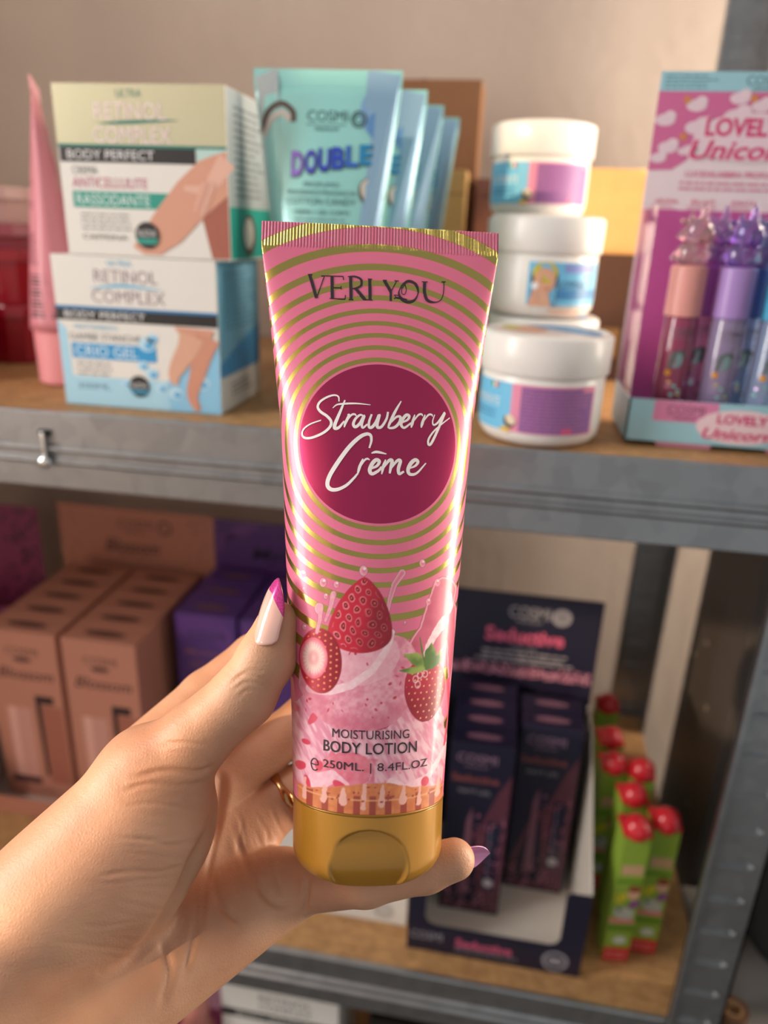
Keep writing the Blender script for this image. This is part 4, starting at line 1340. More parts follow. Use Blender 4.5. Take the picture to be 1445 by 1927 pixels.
def paint(x, y):
    n = len(x)
    rgb = np.zeros((n, 3))
    al = np.zeros(n)
    E = 0.16

    def lay(m, c, cover=True):
        nonlocal rgb, al
        c = np.array(lin(c)[:3]) if isinstance(c, str) else c
        rgb = rgb * (1 - m[:, None]) + c * m[:, None]
        if cover:
            al = np.maximum(al, m)

    def mixc(a, c, t):
        a, c = np.array(lin(a)[:3]), np.array(lin(c)[:3])
        return a * (1 - t[:, None]) + c * t[:, None]

    def inside(d):
        return ss(E, -E, d)

    def ell(cx, cy, rx, ry, rot=0.0, wob=0.0, seed=1):
        c, s = math.cos(rot), math.sin(rot)
        p, q = (x - cx) * c + (y - cy) * s, -(x - cx) * s + (y - cy) * c
        k = np.hypot(p / rx, q / ry)
        d = (k - 1) * min(rx, ry)
        if wob:
            d = d + wob * (vnoise(x, y, 3.0, seed) - 0.5) * 2
        return d

    def capsule(ax, ay, bx, by, ra, rb):
        px, py, vx, vy = x - ax, y - ay, bx - ax, by - ay
        t = np.clip((px * vx + py * vy) / (vx * vx + vy * vy), 0, 1)
        return np.hypot(px - vx * t, py - vy * t) - (ra + (rb - ra) * t)

    def path(pts, r0, r1):
        d = np.full(n, 99.0)
        N = len(pts) - 1
        for k in range(N):
            d = np.minimum(d, capsule(*pts[k], *pts[k + 1], r0 + (r1 - r0) * k / N, r0 + (r1 - r0) * (k + 1) / N))
        return d

    n1, n2, n3 = vnoise(x, y, 4.0, 11), vnoise(x, y, 1.2, 12), vnoise(x + 0.6 * y, y * 0.25 - x * 0.1, 1.0, 13)
    # milk splash on the right
    d = path([(22.11, 69.51), (19.93, 63.3), (18.59, 56), (15.44, 51.35)], 4.6, 6.0) + 1.2 * (n1 - 0.5)
    d = np.minimum(d, path([(23.66, 63.07), (25.23, 51.85), (24.78, 40.85)], 3.4, 1.2) + 1.2 * (n1 - 0.5))
    lay(inside(d), mixc('#d86a86', '#b44a62', n1))
    lay(inside(np.abs(d + 0.5) - 0.22) * 0.8, '#eeb0bd')
    lay(inside(path([(21.91, 60.21), (19.3, 57.1), (16.48, 52.9), (15.46, 50.23)], 1.6, 0.7) + 0.5 * (n2 - 0.5)), mixc('#f3d9dc', '#e5b3bd', n2))
    lay(inside(path([(23.73, 68.1), (24.7, 64.67), (23.89, 62.72)], 0.9, 0.4)), '#e9c4cb')
    # thin splash
    d = path([(7.78, 75.07), (5.36, 71.5), (3.97, 66.69), (3.54, 63.51)], 1.1, 0.5)
    lay(inside(d), mixc('#dc7690', '#f1b5c2', ss(-1, 0.2, d)))
    # scoops
    d2 = np.minimum(np.minimum(ell(*(-14.26, 22.79), 13.0, 17.0, 0, 1.2, 3), ell(*(9.17, 20.44), 15.5, 20.0, 0.1, 1.2, 4)), ell(*(-1.91, 17.02), 20.0, 11.0))
    c = mixc('#d3829a', '#e8b4c0', ss(0.30, 0.72, n3))
    c = c * (1 - 0.75 * ss(0.64, 0.80, n1)[:, None]) + np.array(lin('#cf4f6c')[:3]) * 0.75 * ss(0.64, 0.80, n1)[:, None]
    lay(inside(d2), c)
    lay(inside(path([(7.31, 32.92), (2.87, 29.52), (-2.16, 28.89), (-8.45, 30.11)], 0.9, 0.4) + 0.6 * (n2 - 0.4)), '#a23a54')
    lay(inside(ell(*(-8.43, 16.33), 8.5, 5.5, 0.2, 1.0, 8)), mixc('#d2566e', '#e08a9a', n2))
    lay(inside(path([(-16.69, 12.14), (-11.97, 14.35), (-8.02, 12.41)], 2.6, 1.2) + 0.5 * (n1 - 0.5)), mixc('#f0c5ce', '#e39aae', n2))
    lay(inside(path([(5.74, 12.62), (9.34, 10.76), (17.05, 13.36), (23.77, 20.79)], 2.2, 0.6) + 0.6 * (n1 - 0.5)), mixc('#f1ccd3', '#e8aebb', n2))
    lay(inside(path([(23.99, 41.13), (25.22, 31.17), (23.19, 21.16)], 0.7, 0.5)), '#d5475f')
    lay(ss(-1.5, 3.5, d2 + 2.5) * inside(d2) * 0.5 * ss(0.3, 0.7, n1), '#c2526c')
    for k, (px, py) in enumerate([(-20.31, 22.98), (-21.62, 15.17), (-18.04, 30.74), (-16.02, 16.99), (-19.46, 11.25), (-9.57, 11.94), (9.69, 10.11), (-1.78, 10.98), (3.89, 9.4), (16.16, 12.32)]):
        lay(inside(ell(px, py, 1.5 + 0.5 * (k % 3), 0.9 + 0.4 * (k % 2), 0.5 * k, 0.3, k)), '#cf3f58')
    # top scoop
    dt = np.minimum(ell(*(-5.88, 41.07), 17.5, 13.2, -0.12, 0.5, 5), ell(*(3.09, 43.87), 9.5, 13.0, -0.35, 0.4, 6))
    c = mixc('#d67a92', '#e8a5b3', ss(0.25, 0.75, 0.6 * n2 + 0.4 * n1))
    lay(inside(dt), c)
    lay(inside(ell(*(-2.58, 48.95), 10.5, 7.0, 0.35, 0.4, 9)), mixc('#e095a6', '#ecb7c1', n2))
    lay(inside(path([(4.95, 57.18), (3.42, 52.14), (-0.93, 45.87), (-7.15, 41.32), (-13.43, 39.29), (-19.42, 39.1)], 0.9, 1.3) + 0.3 * (n2 - 0.5)), mixc('#f2d5d9', '#e8adb9', n2))
    d_ = path([(-19.23, 37.69), (-14.49, 31.33), (-6.87, 29.3), (1.74, 30.46), (8.93, 34.38)], 0.7, 0.5)
    lay(ss(3.2, -0.3, d_ + 1.6 * (n1 - 0.5)) * 0.55 * inside(dt), '#c65a75')
    r = np.random.RandomState(4)
    for k in range(46):
        px, py = r.uniform(-22, 14), r.uniform(32, 62)
        lay(inside(ell(px, py, r.uniform(0.15, 0.7), r.uniform(0.15, 0.45), r.uniform(0, 3))) * inside(np.minimum(dt, d2) + 0.8), '#c23650', False)
    # wafer cone
    cy0 = (-1.75, 9.48)[1]
    dw = np.maximum(np.abs(x - 0.3) - (22.5 + 0.12 * (y - 5)), y - (cy0 + 1.6 + 2.2 * np.cos((x - 1) / 9.0) + 1.3 * (n1 - 0.5)))
    c = mixc('#c0643f', '#d98a54', n2)
    g1 = ss(0.35, 0.15, np.abs(((x * 0.30) % 1.0) - 0.5) * 2 - 0.0)
    lay(inside(dw), c)
    lay(inside(dw + 0.5) * ss(cy0 + 0.6, cy0 - 0.2, y) * ss(-0.2, 0.25, np.cos(x * 1.35) - 0.2), '#9c4032')
    lay(inside(dw) * inside(np.abs(y - (cy0 - 1.0)) - 0.25) * 0.7, '#e0a070')
    for k in range(8):
        px = -20 + 5.8 * k
        px += 1.6 * math.sin(3.1 * k)
        lay(inside(path([(px, cy0 + 2.5 + math.sin(5.0 * k)), (px - 0.3, cy0 - 2.2 - 0.9 * math.cos(2.0 * k))], 0.35 + 0.2 * (k % 2), 0.7 + 0.25 * (k % 3)) + 0.9 * (n2 - 0.5)), '#e3a89b')
    for k in range(26):
        px, py = r.uniform(-19, 18), r.uniform(cy0 - 1.5, cy0 + 3.0)
        lay(inside(ell(px, py, r.uniform(0.2, 0.6), r.uniform(0.2, 0.4))) * inside(dw + 0.6), '#a23a38', False)
    # big strawberry
    bt, bl, br, bb_ = (-3.73, 73.57), (-14.54, 56.58), (4.96, 56.86), (-5.47, 50.89)
    cx, cyb = (bl[0] + br[0]) / 2, bl[1]
    hh = bt[1] - cyb
    ty = np.clip((y - cyb) / hh, 0, 1)
    wd = (br[0] - bl[0]) / 2 * np.clip(1 - ty ** 1.7, 0, 1) ** 0.72
    xc = cx + (bt[0] - cx) * ty
    up_ = np.abs(x - xc) - wd
    lo_ = ell(cx, cyb, (br[0] - bl[0]) / 2, cyb - bb_[1])
    db = np.where(y > cyb, up_ * 0.85, lo_)
    db = np.where(y > bt[1], 9.0, db)
    lay(inside(db), mixc('#8f0c24', '#c81f38', ss(0.2, 0.8, 0.5 * n1 + 0.5 * ss(-8, 8, cx - x + 2))))
    x0_, y0_ = x, y
    x, y = x + 1.3 * (vnoise(x, y, 5.0, 31) - 0.5) * 2, y + 1.0 * (vnoise(x, y, 5.0, 32) - 0.5) * 2
    row = np.floor((y + 0.25 * (x - cx)) / 3.1)
    sx = ((x - xc + (row % 2) * 1.75) / 3.5) % 1.0 - 0.5
    sy = ((y + 0.25 * (x - cx)) / 3.1) % 1.0 - 0.5
    rr = np.hypot(sx * 3.5 / 0.85, sy * 3.1)
    ins = inside(db + 1.0)
    lay(ss(0.35, 0.1, np.abs(rr - 1.05)) * ins * (0.22 + 0.55 * ss(2, -6, x - cx - (y - cyb) * 0.3)), '#e88592', False)
    lay(ss(0.85, 0.6, rr) * ins, '#6a0a18', False)
    lay(ss(0.45, 0.25, rr) * ins, '#c8503c', False)
    x, y = x0_, y0_
    # halved strawberry
    hx, hy = (-16.56, 47.97)
    dh = ell(hx, hy, 6.6, 9.8, 0.06)
    lay(inside(dh), mixc('#bd1430', '#8f0e24', ss(-3, 5, x - hx)))
    sp = ((x * 0.9) % 1.6 - 0.8) ** 2 + ((y + (np.floor(x * 0.9 / 1.6) % 2) * 0.9) % 1.8 - 0.9) ** 2
    lay(ss(0.16, 0.05, sp) * inside(dh + 0.6), '#e9805c', False)
    fx, fy = (-18.55, 48.54)
    k_ = np.hypot((x - fx) / 4.3, (y - fy) / 6.2)
    lay(ss(1.03, 0.97, k_), mixc('#e8637a', '#f4b9ba', ss(1.0, 0.62, k_ + 0.18 * (n3 - 0.5))))
    an_ = np.arctan2((y - fy) / 6.2, (x - fx) / 4.3)
    ray_ = 0.5 + 0.5 * np.sin(an_ * 23 + 2.5 * n1)
    lay(ss(0.78, 0.50, k_ + 0.22 * (ray_ - 0.5)) * 0.9, '#f6d3c8', False)
    lay(ss(0.46, 0.30, k_ + 0.14 * (ray_ - 0.5)), '#f0a6a6', False)
    lay(ss(0.20, 0.05, k_) * 0.6, '#f6c9bf', False)
    # small strawberry with leaves
    qx, qy = (15.82, 39.64)
    tq = np.clip((qy - y) / 9.6, -1, 1)
    wq = 6.9 * np.sqrt(np.clip(1 - np.abs(tq) ** np.where(tq > 0, 1.55, 2.6), 0, 1))
    dq = np.abs(x - qx) - wq
    dq = np.where(np.abs(qy - y) > 9.6, 9, dq)
    lay(inside(dq), mixc('#b3223c', '#8f172b', ss(-5, 6, qy - y + 2 * (n1 - 0.5))))
    row = np.floor(y / 1.9)
    rr = np.hypot((((x + (row % 2) * 0.95) / 1.9) % 1 - 0.5) * 1.9, ((y / 1.9) % 1 - 0.5) * 1.9)
    lay(ss(0.36, 0.18, rr) * inside(dq + 0.7), '#e9a07a', False)
    for (px, py) in [(12.47, 43.09), (13.82, 44.27), (15.55, 44.45), (13.17, 41.46)]:
        lay(inside(np.abs(ell(px, py, 0.8, 1.0)) - 0.16) * 0.6, '#f2ccd2')
    for k, pts in enumerate(([(15.52, 46.7), (12.37, 49.12), (8.67, 50.51)], [(16.24, 46.64), (17.23, 50.42), (17.54, 53.64)], [(17.68, 46.51), (19.86, 48.55), (20.94, 51.38)], [(14.83, 46.11), (11.41, 45.68), (7.42, 45.83)], [(15.52, 47.02), (14.39, 51.41), (13.64, 55.44)])):
        m = [(pts[0][0] + pts[1][0]) / 2, (pts[0][1] + pts[1][1]) / 2]
        rad_ = (1.9, 2.0, 1.4, 1.1, 0.35)[k]
        dl = np.minimum(path([pts[0], pts[1]], rad_ * 0.6, rad_), path([pts[1], pts[2]], rad_, 0.15))
        lay(inside(dl), mixc('#4c6a2a', '#93a552', ss(0.2, 0.8, n1 + (0.15 if k in (0, 3) else -0.1))))
    # droplets
    for k, (px, py) in enumerate([(-22.62, 73.74), (-16.24, 71.58), (-12.18, 71.09), (-4.09, 75.49), (-15.31, 67.43), (-17.33, 63.61), (-12.91, 68.17), (14.16, 78.09), (19.21, 72.21), (16.25, 66.35), (-22.31, 69.31), (-21.64, 57.57), (8.84, 60.02)]):
        rad_ = (1.25, 1.25, 0.95, 1.4, 0.8, 1.5, 0.9, 1.1, 1.0, 0.9, 0.5, 0.8, 0.5)[k]
        de = ell(px, py, rad_ * 0.9, rad_ * 1.15)
        lay(inside(de), mixc('#d9718a', '#f0a9b9', ss(-rad_, 0.2, de + 0.4 * (px - x))))
        lay(inside(ell(px + rad_ * 0.2, py + rad_ * 0.45, rad_ * 0.32, rad_ * 0.3)), '#f7dde2')
    for pts in ([(-16.85, 64.45), (-16.9, 60.42), (-17.77, 56.33)], [(-13.07, 68.17), (-13.77, 64.29), (-15.27, 60.05)]):
        de = path(pts, 0.9, 0.5)
        lay(inside(de), mixc('#dd7f96', '#efadba', n2))
    return rgb, al


us = np.concatenate([np.linspace(-75.5, -40, 26)[:-1], np.linspace(-40, 40, 321), np.linspace(40, 75.5, 26)[1:]])
vs_ = np.concatenate([np.linspace(V0, 84, 330), np.linspace(84.8, 182, 110), np.linspace(182.3, TUBE_L, 20)])
nu_, nv_ = len(us), len(vs_)
U, Vv = np.meshgrid(us, vs_)
TH = np.empty_like(U)
for i_, v_ in enumerate(vs_):
    a_, b_ = tab(v_)
    th_ = np.linspace(-PI, PI, 721)
    c_ = np.concatenate([[0], np.cumsum(np.hypot(np.diff(a_ * np.sin(th_)), np.diff(-b_ * np.cos(th_))))])
    c_ -= c_[360]
    half = c_[-1]
    TH[i_] = np.interp(us * half / 75.5 * 1.0 if False else np.clip(us, -40, 40) + np.sign(us) * np.maximum(np.abs(us) - 40, 0) / 35.5 * (half - 40), c_, th_)
A_, B_ = tab(Vv)
XX, YY = A_ * np.sin(TH), -B_ * np.cos(TH)
# pressed ribs of the crimp, and a slight dent under it
rib = np.where(Vv > 182.2, 0.2 * np.sign(YY + 1e-9) * np.sin(XX * 2 * PI / 1.05), 0.0)
YY = YY + rib
P_ = np.stack([XX, YY, Vv + ZOFF], -1).reshape(-1, 3) * 0.001
fi = np.arange(nv_ * nu_).reshape(nv_, nu_)
fc = np.stack([fi[:-1, :-1], fi[:-1, 1:], fi[1:, 1:], fi[1:, :-1]], -1).reshape(-1, 4)
cap_top = [tuple(fi[-1, ::-1])]
sl = link_mesh('sleeve', P_, list(map(tuple, fc)), [], None, tube, True)
uvl = sl.data.uv_layers.new(name='print_mm')
li = np.empty(len(sl.data.loops), dtype=np.int32)
sl.data.loops.foreach_get('vertex_index', li)
uvl.data.foreach_set('uv', np.stack([U.ravel()[li], Vv.ravel()[li]], 1).astype(np.float32).ravel())
rgb_ = np.zeros((nv_ * nu_, 4), dtype=np.float32)
msk = ((Vv < 84) & (np.abs(U) < 40)).ravel()
rg, al_ = paint((A_ * np.sin(TH)).ravel()[msk], Vv.ravel()[msk])
rgb_[msk, :3] = rg
rgb_[msk, 3] = al_
ca = sl.data.color_attributes.new('art', 'FLOAT_COLOR', 'POINT')
ca.data.foreach_set('color', rgb_.ravel())

sm, nt, b = node_mat('printed_sleeve')
N_ = nt.nodes
LK = nt.links.new


def math_(op, a, bq=None, c=None):
    n = N_.new('ShaderNodeMath')
    n.operation = op
    for k, q in enumerate((a, bq, c)):
        if q is None:
            continue
        if isinstance(q, (int, float)):
            n.inputs[k].default_value = q
        else:
            LK(q, n.inputs[k])
    return n.outputs[0]


def mix_(f, a, c):
    n = N_.new('ShaderNodeMix')
    n.data_type = 'RGBA'
    LK(f, n.inputs['Factor'])
    for s, q in (('A', a), ('B', c)):
        if isinstance(q, tuple):
            n.inputs[s].default_value = q
        else:
            LK(q, n.inputs[s])
    return n.outputs['Result']


def step_(x, e0, e1):
    n = N_.new('ShaderNodeMapRange')
    n.interpolation_type = 'SMOOTHSTEP'
    LK(x, n.inputs['Value'])
    n.inputs['From Min'].default_value = e0
    n.inputs['From Max'].default_value = e1
    return n.outputs['Result']


uv = N_.new('ShaderNodeUVMap'); uv.uv_map = 'print_mm'
sp_ = N_.new('ShaderNodeSeparateXYZ'); LK(uv.outputs['UV'], sp_.inputs[0])
du = math_('DIVIDE', math_('SUBTRACT', sp_.outputs[0], 0.0), 1.01)
dv = math_('SUBTRACT', sp_.outputs[1], 115.6)
rr_ = math_('SQRT', math_('ADD', math_('MULTIPLY', du, du), math_('MULTIPLY', dv, dv)))
q_ = math_('SUBTRACT', rr_, 27.25)
ph = math_('DIVIDE', math_('SUBTRACT', q_, math_('MULTIPLY', math_('POWER', math_('MAXIMUM', math_('SUBTRACT', q_, 14.0), 0.0), 2.0), 0.0089)), 4.25)
fr = math_('ABSOLUTE', math_('SUBTRACT', math_('FRACT', math_('ADD', ph, 0.5)), 0.5))
gold = math_('MULTIPLY', step_(fr, 0.182, 0.168), step_(rr_, 26.1, 26.2))
edge = math_('MULTIPLY', step_(fr, 0.200, 0.182), step_(rr_, 26.1, 26.2))
disc = step_(rr_, 25.75, 25.60)
at = N_.new('ShaderNodeAttribute'); at.attribute_name = 'art'
artm = at.outputs['Alpha']
PINK, GOLD, ORG, DISC = lin('#de6f8f'), (0.50, 0.40, 0.115, 1), lin('#b86a2c'), lin('#ae2a5a')
base = mix_(edge, PINK, ORG)
base = mix_(gold, base, GOLD)
base = mix_(disc, base, DISC)
base = mix_(artm, base, at.outputs['Color'])
LK(base, b.inputs['Base Color'])
na = math_('SUBTRACT', 1.0, artm)
metal = math_('MULTIPLY', na, math_('ADD', math_('MULTIPLY', gold, 0.97), math_('MULTIPLY', disc, 0.72)))
LK(metal, b.inputs['Metallic'])
LK(math_('SUBTRACT', 0.36, math_('MULTIPLY', metal, 0.14)), b.inputs['Roughness'])
b.inputs['Coat Weight'].default_value = 0.25
b.inputs['Coat Roughness'].default_value = 0.12
tcn = N_.new('ShaderNodeTexCoord')
mpn = N_.new('ShaderNodeMapping'); mpn.inputs['Scale'].default_value = (1, 1, 0.12)
nz = N_.new('ShaderNodeTexNoise'); nz.inputs['Scale'].default_value = 420; nz.inputs['Detail'].default_value = 4
LK(tcn.outputs['Object'], mpn.inputs['Vector']); LK(mpn.outputs['Vector'], nz.inputs['Vector'])
bmp = N_.new('ShaderNodeBump'); bmp.inputs['Strength'].default_value = 0.06; bmp.inputs['Distance'].default_value = 0.0004
LK(nz.outputs['Fac'], bmp.inputs['Height'])
LK(bmp.outputs['Normal'], b.inputs['Normal'])
sl.data.materials.append(sm)

# cap with a thumb dish
capm, nt, b = node_mat('gold_cap_plastic')
b.inputs['Base Color'].default_value = lin('#b88228')
b.inputs['Metallic'].default_value = 0.35
b.inputs['Roughness'].default_value = 0.30
b.inputs['Coat Weight'].default_value = 0.6
b.inputs['Coat Roughness'].default_value = 0.12
b.inputs['Subsurface Weight'].default_value = 0.15
b.inputs['Subsurface Radius'].default_value = (1, 0.5, 0.1)
b.inputs['Subsurface Scale'].default_value = 0.004
prof = []
for z in np.linspace(0, -15.5, 32):
    prof.append((24.15 - 0.018 * -z, z))
for a in np.linspace(0, PI / 2, 22)[1:]:
    prof.append((23.87 - 7.4 * (1 - math.cos(a)), -15.5 - 7.4 * math.sin(a)))
for rr in (14, 10, 6, 2, 0.01):
    prof.append((rr, -22.9 - 0.0))
prof = [(23.2, 0.35)] + prof


def dish(x, y, z):
    d = math.hypot(x + 0.6, (z + 15.2) * 1.06) / 11.6
    if y < 0 and d < 1.04:
        k = max(0.0, min(1.0, (1.04 - d) / 0.08))
        k = k * k * (3 - 2 * k)
        tgt = -21.7 + 0.003 * (x * x) + 0.045 * max(0.0, -(z + 9.0)) ** 2 * 0.55
        y = y * (1 - k) + max(y, tgt) * k
    return (x * 0.001, y * 0.001, (z + ZOFF + V0) * 0.001)


MB().lathe(prof, 260, fn=dish).build('cap', capm, tube, smooth=True)
ring_ = MB().lathe([(23.6, 0.5), (24.3, 0.4), (24.35, 0.0), (24.2, -0.3)], 120, fn=lambda x, y, z: (x * 0.001, y * 0.001, (z + ZOFF + V0) * 0.001))
ring_.build('cap_seam', M('#8a5f1c', 0.35, 0.4), tube, smooth=True)

# lettering on the sleeve (arc-length, height in mm)
INKP = M('#2a1822', 0.4, coat=0.3, name='plum_ink')
WHI = M('#f0e9e6', 0.4, coat=0.3, name='white_ink')


def thick(a, c):
    return lambda t: a + (c - a) * math.sin(PI * t)


p = Print()
T_, t_ = 1.05, 0.34
S = lambda pts, w_: p.stroke(pts, w_, INKP, 2, 8)
Ls = lambda pts, w_: p.stroke(pts, w_, INKP, 2, 3, False)
# V
Ls([(-23.53, 172.09), (-21.06, 163.83)], T_); Ls([(-21.06, 163.83), (-18.67, 171.73)], t_)
Ls([(-24.12, 172.15), (-22.61, 172.12)], t_); Ls([(-19.72, 171.77), (-17.23, 171.78)], t_)
# E
Ls([(-16.18, 171.74), (-15.85, 163.8)], T_); Ls([(-17.23, 171.78), (-12.52, 171.8)], t_); Ls([(-15.95, 167.69), (-13.08, 167.71)], t_); Ls([(-16.76, 163.78), (-11.68, 163.71)], t_)
Ls([(-12.52, 171.8), (-12.36, 170.52)], t_); Ls([(-11.68, 163.71), (-11.59, 165.13)], t_); Ls([(-13.09, 168.35), (-13.06, 167.07)], t_)
# R
Ls([(-10.02, 171.76), (-9.73, 163.63)], T_); S([(-10.94, 171.79), (-8.58, 171.9), (-6.6, 170.9), (-6.56, 168.75), (-8.38, 167.67), (-9.81, 167.61)], thick(0.34, 0.8)); Ls([(-8.38, 167.67), (-5.18, 163.81)], T_); Ls([(-5.5, 163.8), (-4.14, 163.79)], t_); Ls([(-10.51, 163.61), (-8.95, 163.66)], t_)
# I
Ls([(-3.71, 171.18), (-3.48, 163.75)], T_); Ls([(-4.37, 171.22), (-2.93, 171.22)], t_); Ls([(-4.13, 163.72), (-2.7, 163.71)], t_)
# Y
Ls([(1.16, 171), (3.3, 166.94)], T_); Ls([(3.3, 166.94), (5.25, 171.08)], t_); Ls([(3.29, 167.08), (3.32, 163.66)], 0.8); Ls([(0.63, 171.04), (1.95, 171.04)], t_); Ls([(4.46, 171.04), (5.91, 171.05)], t_)
# O with a leaf
S([(7.24, 169.9), (9.23, 171.17), (11.56, 170.17), (12.42, 167.49), (11.35, 164.71), (9.24, 163.72), (6.99, 164.58), (5.93, 166.8), (7.11, 169.75)], lambda t: 0.35 + 0.65 * abs(math.sin(2 * PI * t + 0.5)))
S([(8.04, 169.95), (6.98, 168.23), (6.99, 166.58), (7.91, 166.35), (8.44, 168.1), (8.04, 169.95)], 0.28)
S([(4.35, 165.85), (5.67, 165.79), (7.26, 164.88), (8.71, 164.54)], 0.30); S([(4.36, 164.71), (5.94, 165.09), (7.79, 164.34)], 0.28); S([(4.35, 165.85), (5.41, 164.91), (6.99, 164.72)], 0.26)
# U
S([(14.56, 171.23), (14.55, 167.64), (15.35, 164.84), (17.55, 164.15), (19.77, 164.89), (20.86, 167.39), (21.15, 171.7)], lambda t: 1.05 - 0.72 * ss(0.35, 0.6, np.array(t)))
Ls([(13.62, 171.24), (15.63, 171.3)], t_); Ls([(20.34, 171.71), (21.69, 171.81)], t_)
p.build('brand_lettering', tube_map, tube)

p = Print()
S = lambda pts, w_: p.stroke(pts, (lambda t: 0.78 * w_(t)), WHI, 2, 8)
W1, W2 = thick(0.35, 0.85), thick(0.45, 1.2)
S([(-12.84, 128.47), (-13.06, 130.05), (-14.47, 130.58), (-16.71, 129.93), (-18.88, 128.51), (-19.7, 126.82), (-18.82, 125.24), (-16.57, 123.65), (-15.24, 121.96), (-15.58, 120.16), (-17.74, 118.26), (-21.04, 116.91), (-23.68, 116.74), (-24.92, 117.82), (-24.43, 119.6), (-22.14, 121.19), (-18.49, 122.39)], thick(0.5, 1.15))
S([(-10.95, 128.95), (-12.44, 125), (-13.94, 121.12), (-13.91, 119.77), (-12.65, 120.03), (-11.05, 122.1)], thick(0.6, 1.5))
S([(-14.83, 126.31), (-13.45, 127.42), (-10.92, 127.76), (-7.15, 127.88), (-2.88, 127.53)], thick(0.3, 0.8))
S([(-10.09, 124.17), (-9.58, 123.92), (-10.66, 121.46), (-11.01, 120.04)], W2); S([(-10.66, 121.46), (-8.96, 123.93), (-7.84, 124.33), (-7.2, 123.7)], W1)
S([(-5.08, 123.87), (-6.14, 124.11), (-7.56, 122.79), (-8.15, 121.1), (-7.5, 120.21), (-6.09, 121.39), (-4.83, 123.88), (-5.53, 121.15), (-5.13, 120), (-3.78, 121.19)], thick(0.7, 1.25))
S([(-2.46, 124.46), (-3.18, 122.24), (-3.27, 120.43), (-2.4, 120.2), (-1.05, 121.92), (-0.08, 124.28), (-0.67, 121.67), (-0.53, 120.26), (0.72, 120.56), (2.19, 123.07), (2.67, 125.43)], thick(0.8, 1.3))
S([(6.84, 129.2), (4.95, 125.67), (3.21, 121.69), (2.73, 120.12)], W2); S([(3.59, 121.97), (5.34, 123.86), (6.61, 123.93), (6.37, 122.23), (4.99, 120.61), (3.36, 120.15), (2.6, 120.63)], thick(0.6, 1.2))
S([(7.14, 122.14), (8.92, 123.15), (9.43, 124.35), (8.52, 124.68), (7.26, 123.05), (6.89, 121.35), (7.92, 120.5), (10.09, 122.18)], thick(0.7, 1.3))
S([(11.24, 124.98), (10.48, 122.2), (10.1, 120.62)], W2); S([(10.48, 122.2), (12.29, 124.79), (13.47, 125.26), (13.87, 124.64)], W1)
S([(14.67, 125.22), (13.76, 122.41), (13.37, 120.83)], W2); S([(13.76, 122.41), (15.61, 125.03), (16.83, 125.38), (17.24, 124.76)], W1)
S([(17.92, 125.47), (17.25, 123.33), (17.54, 122.05), (18.92, 122.81), (20.45, 124.91), (21.43, 126.32), (20.05, 122.91), (18.13, 118.52), (16.64, 115.76), (15.83, 115.7), (15.95, 117.39), (17.56, 119.84), (20.06, 122.26), (23.37, 124.93)], thick(0.4, 1.1))
S([(-3.04, 113.53), (-2.45, 115.84), (-2.73, 117.62), (-4.1, 117.97), (-6.32, 116.77), (-9.37, 113.66), (-12.78, 108.82), (-15.36, 104.41), (-15.94, 101.66), (-14.75, 100.29), (-12.59, 100.3), (-9.98, 101.57), (-7.68, 103.85), (-6.59, 105.24)], thick(0.7, 1.75))
S([(-4.95, 110.06), (-5.9, 107.52), (-6.59, 104.87)], W2); S([(-6.01, 106.89), (-4.57, 109.44), (-3.6, 110.09), (-2.85, 109.73)], W1)
S([(-2.44, 106.97), (-0.6, 107.9), (0.12, 109.31), (-0.88, 109.79), (-2.09, 108.49), (-2.8, 106.46), (-2.04, 105.35), (-0.09, 106.41), (0.88, 107.69)], thick(0.8, 1.6))
S([(-2.39, 111.89), (-0.66, 112.33), (2.32, 111.79)], thick(0.4, 1.1))
S([(2.1, 110.01), (1.38, 107.71), (0.91, 105.31)], W2); S([(1.38, 107.33), (3.1, 109.67), (4.09, 109.71), (3.74, 107.67), (3.39, 105.64)], thick(0.8, 1.4)); S([(3.74, 107.29), (5.72, 109.77), (6.73, 109.69), (6.12, 107.26), (6.39, 105.63), (7.9, 106.46)], thick(0.8, 1.4))
S([(9.43, 107.41), (11.49, 108.4), (12.4, 109.72), (11.48, 110.31), (10.06, 109.09), (9.18, 107.02), (9.83, 105.66), (12.04, 106.15), (15.07, 109.5)], thick(0.5, 1.6))
p.build('script_lettering', tube_map, tube)

p = Print()
a0, a1 = (-0.88, 27.39), (-0.9, 28.46)


def tx(st, c, w_, h_, bold=0.0):
    p.text(st, c[0], c[1], w_, h_, INKP, 2, bold)


tx('MOISTURISING', (-0.87, 27.23), 23.6, 2.55, 0.0)
tx('BODY LOTION', (-0.95, 23.26), 29.3, 3.3, 0.008)
tx('250ML. | 8.4FL.OZ', (1.21, 17.65), 33.6, 3.0, 0.0)
c_ = (-18.93, 17.15)
p.stroke([(c_[0] - 1.2, c_[1] - 0.1), (c_[0] + 1.2, c_[1] - 0.1), (c_[0] + 1.1, c_[1] + 1.0), (c_[0], c_[1] + 1.6), (c_[0] - 1.2, c_[1] + 0.8), (c_[0] - 1.4, c_[1] - 0.5), (c_[0] - 0.7, c_[1] - 1.7), (c_[0] + 0.5, c_[1] - 1.8), (c_[0] + 1.2, c_[1] - 1.3)], 0.32, INKP, 2, 8)
p.build('product_lettering', tube_map, tube)

# ------------------------------------------------------------------ the hand


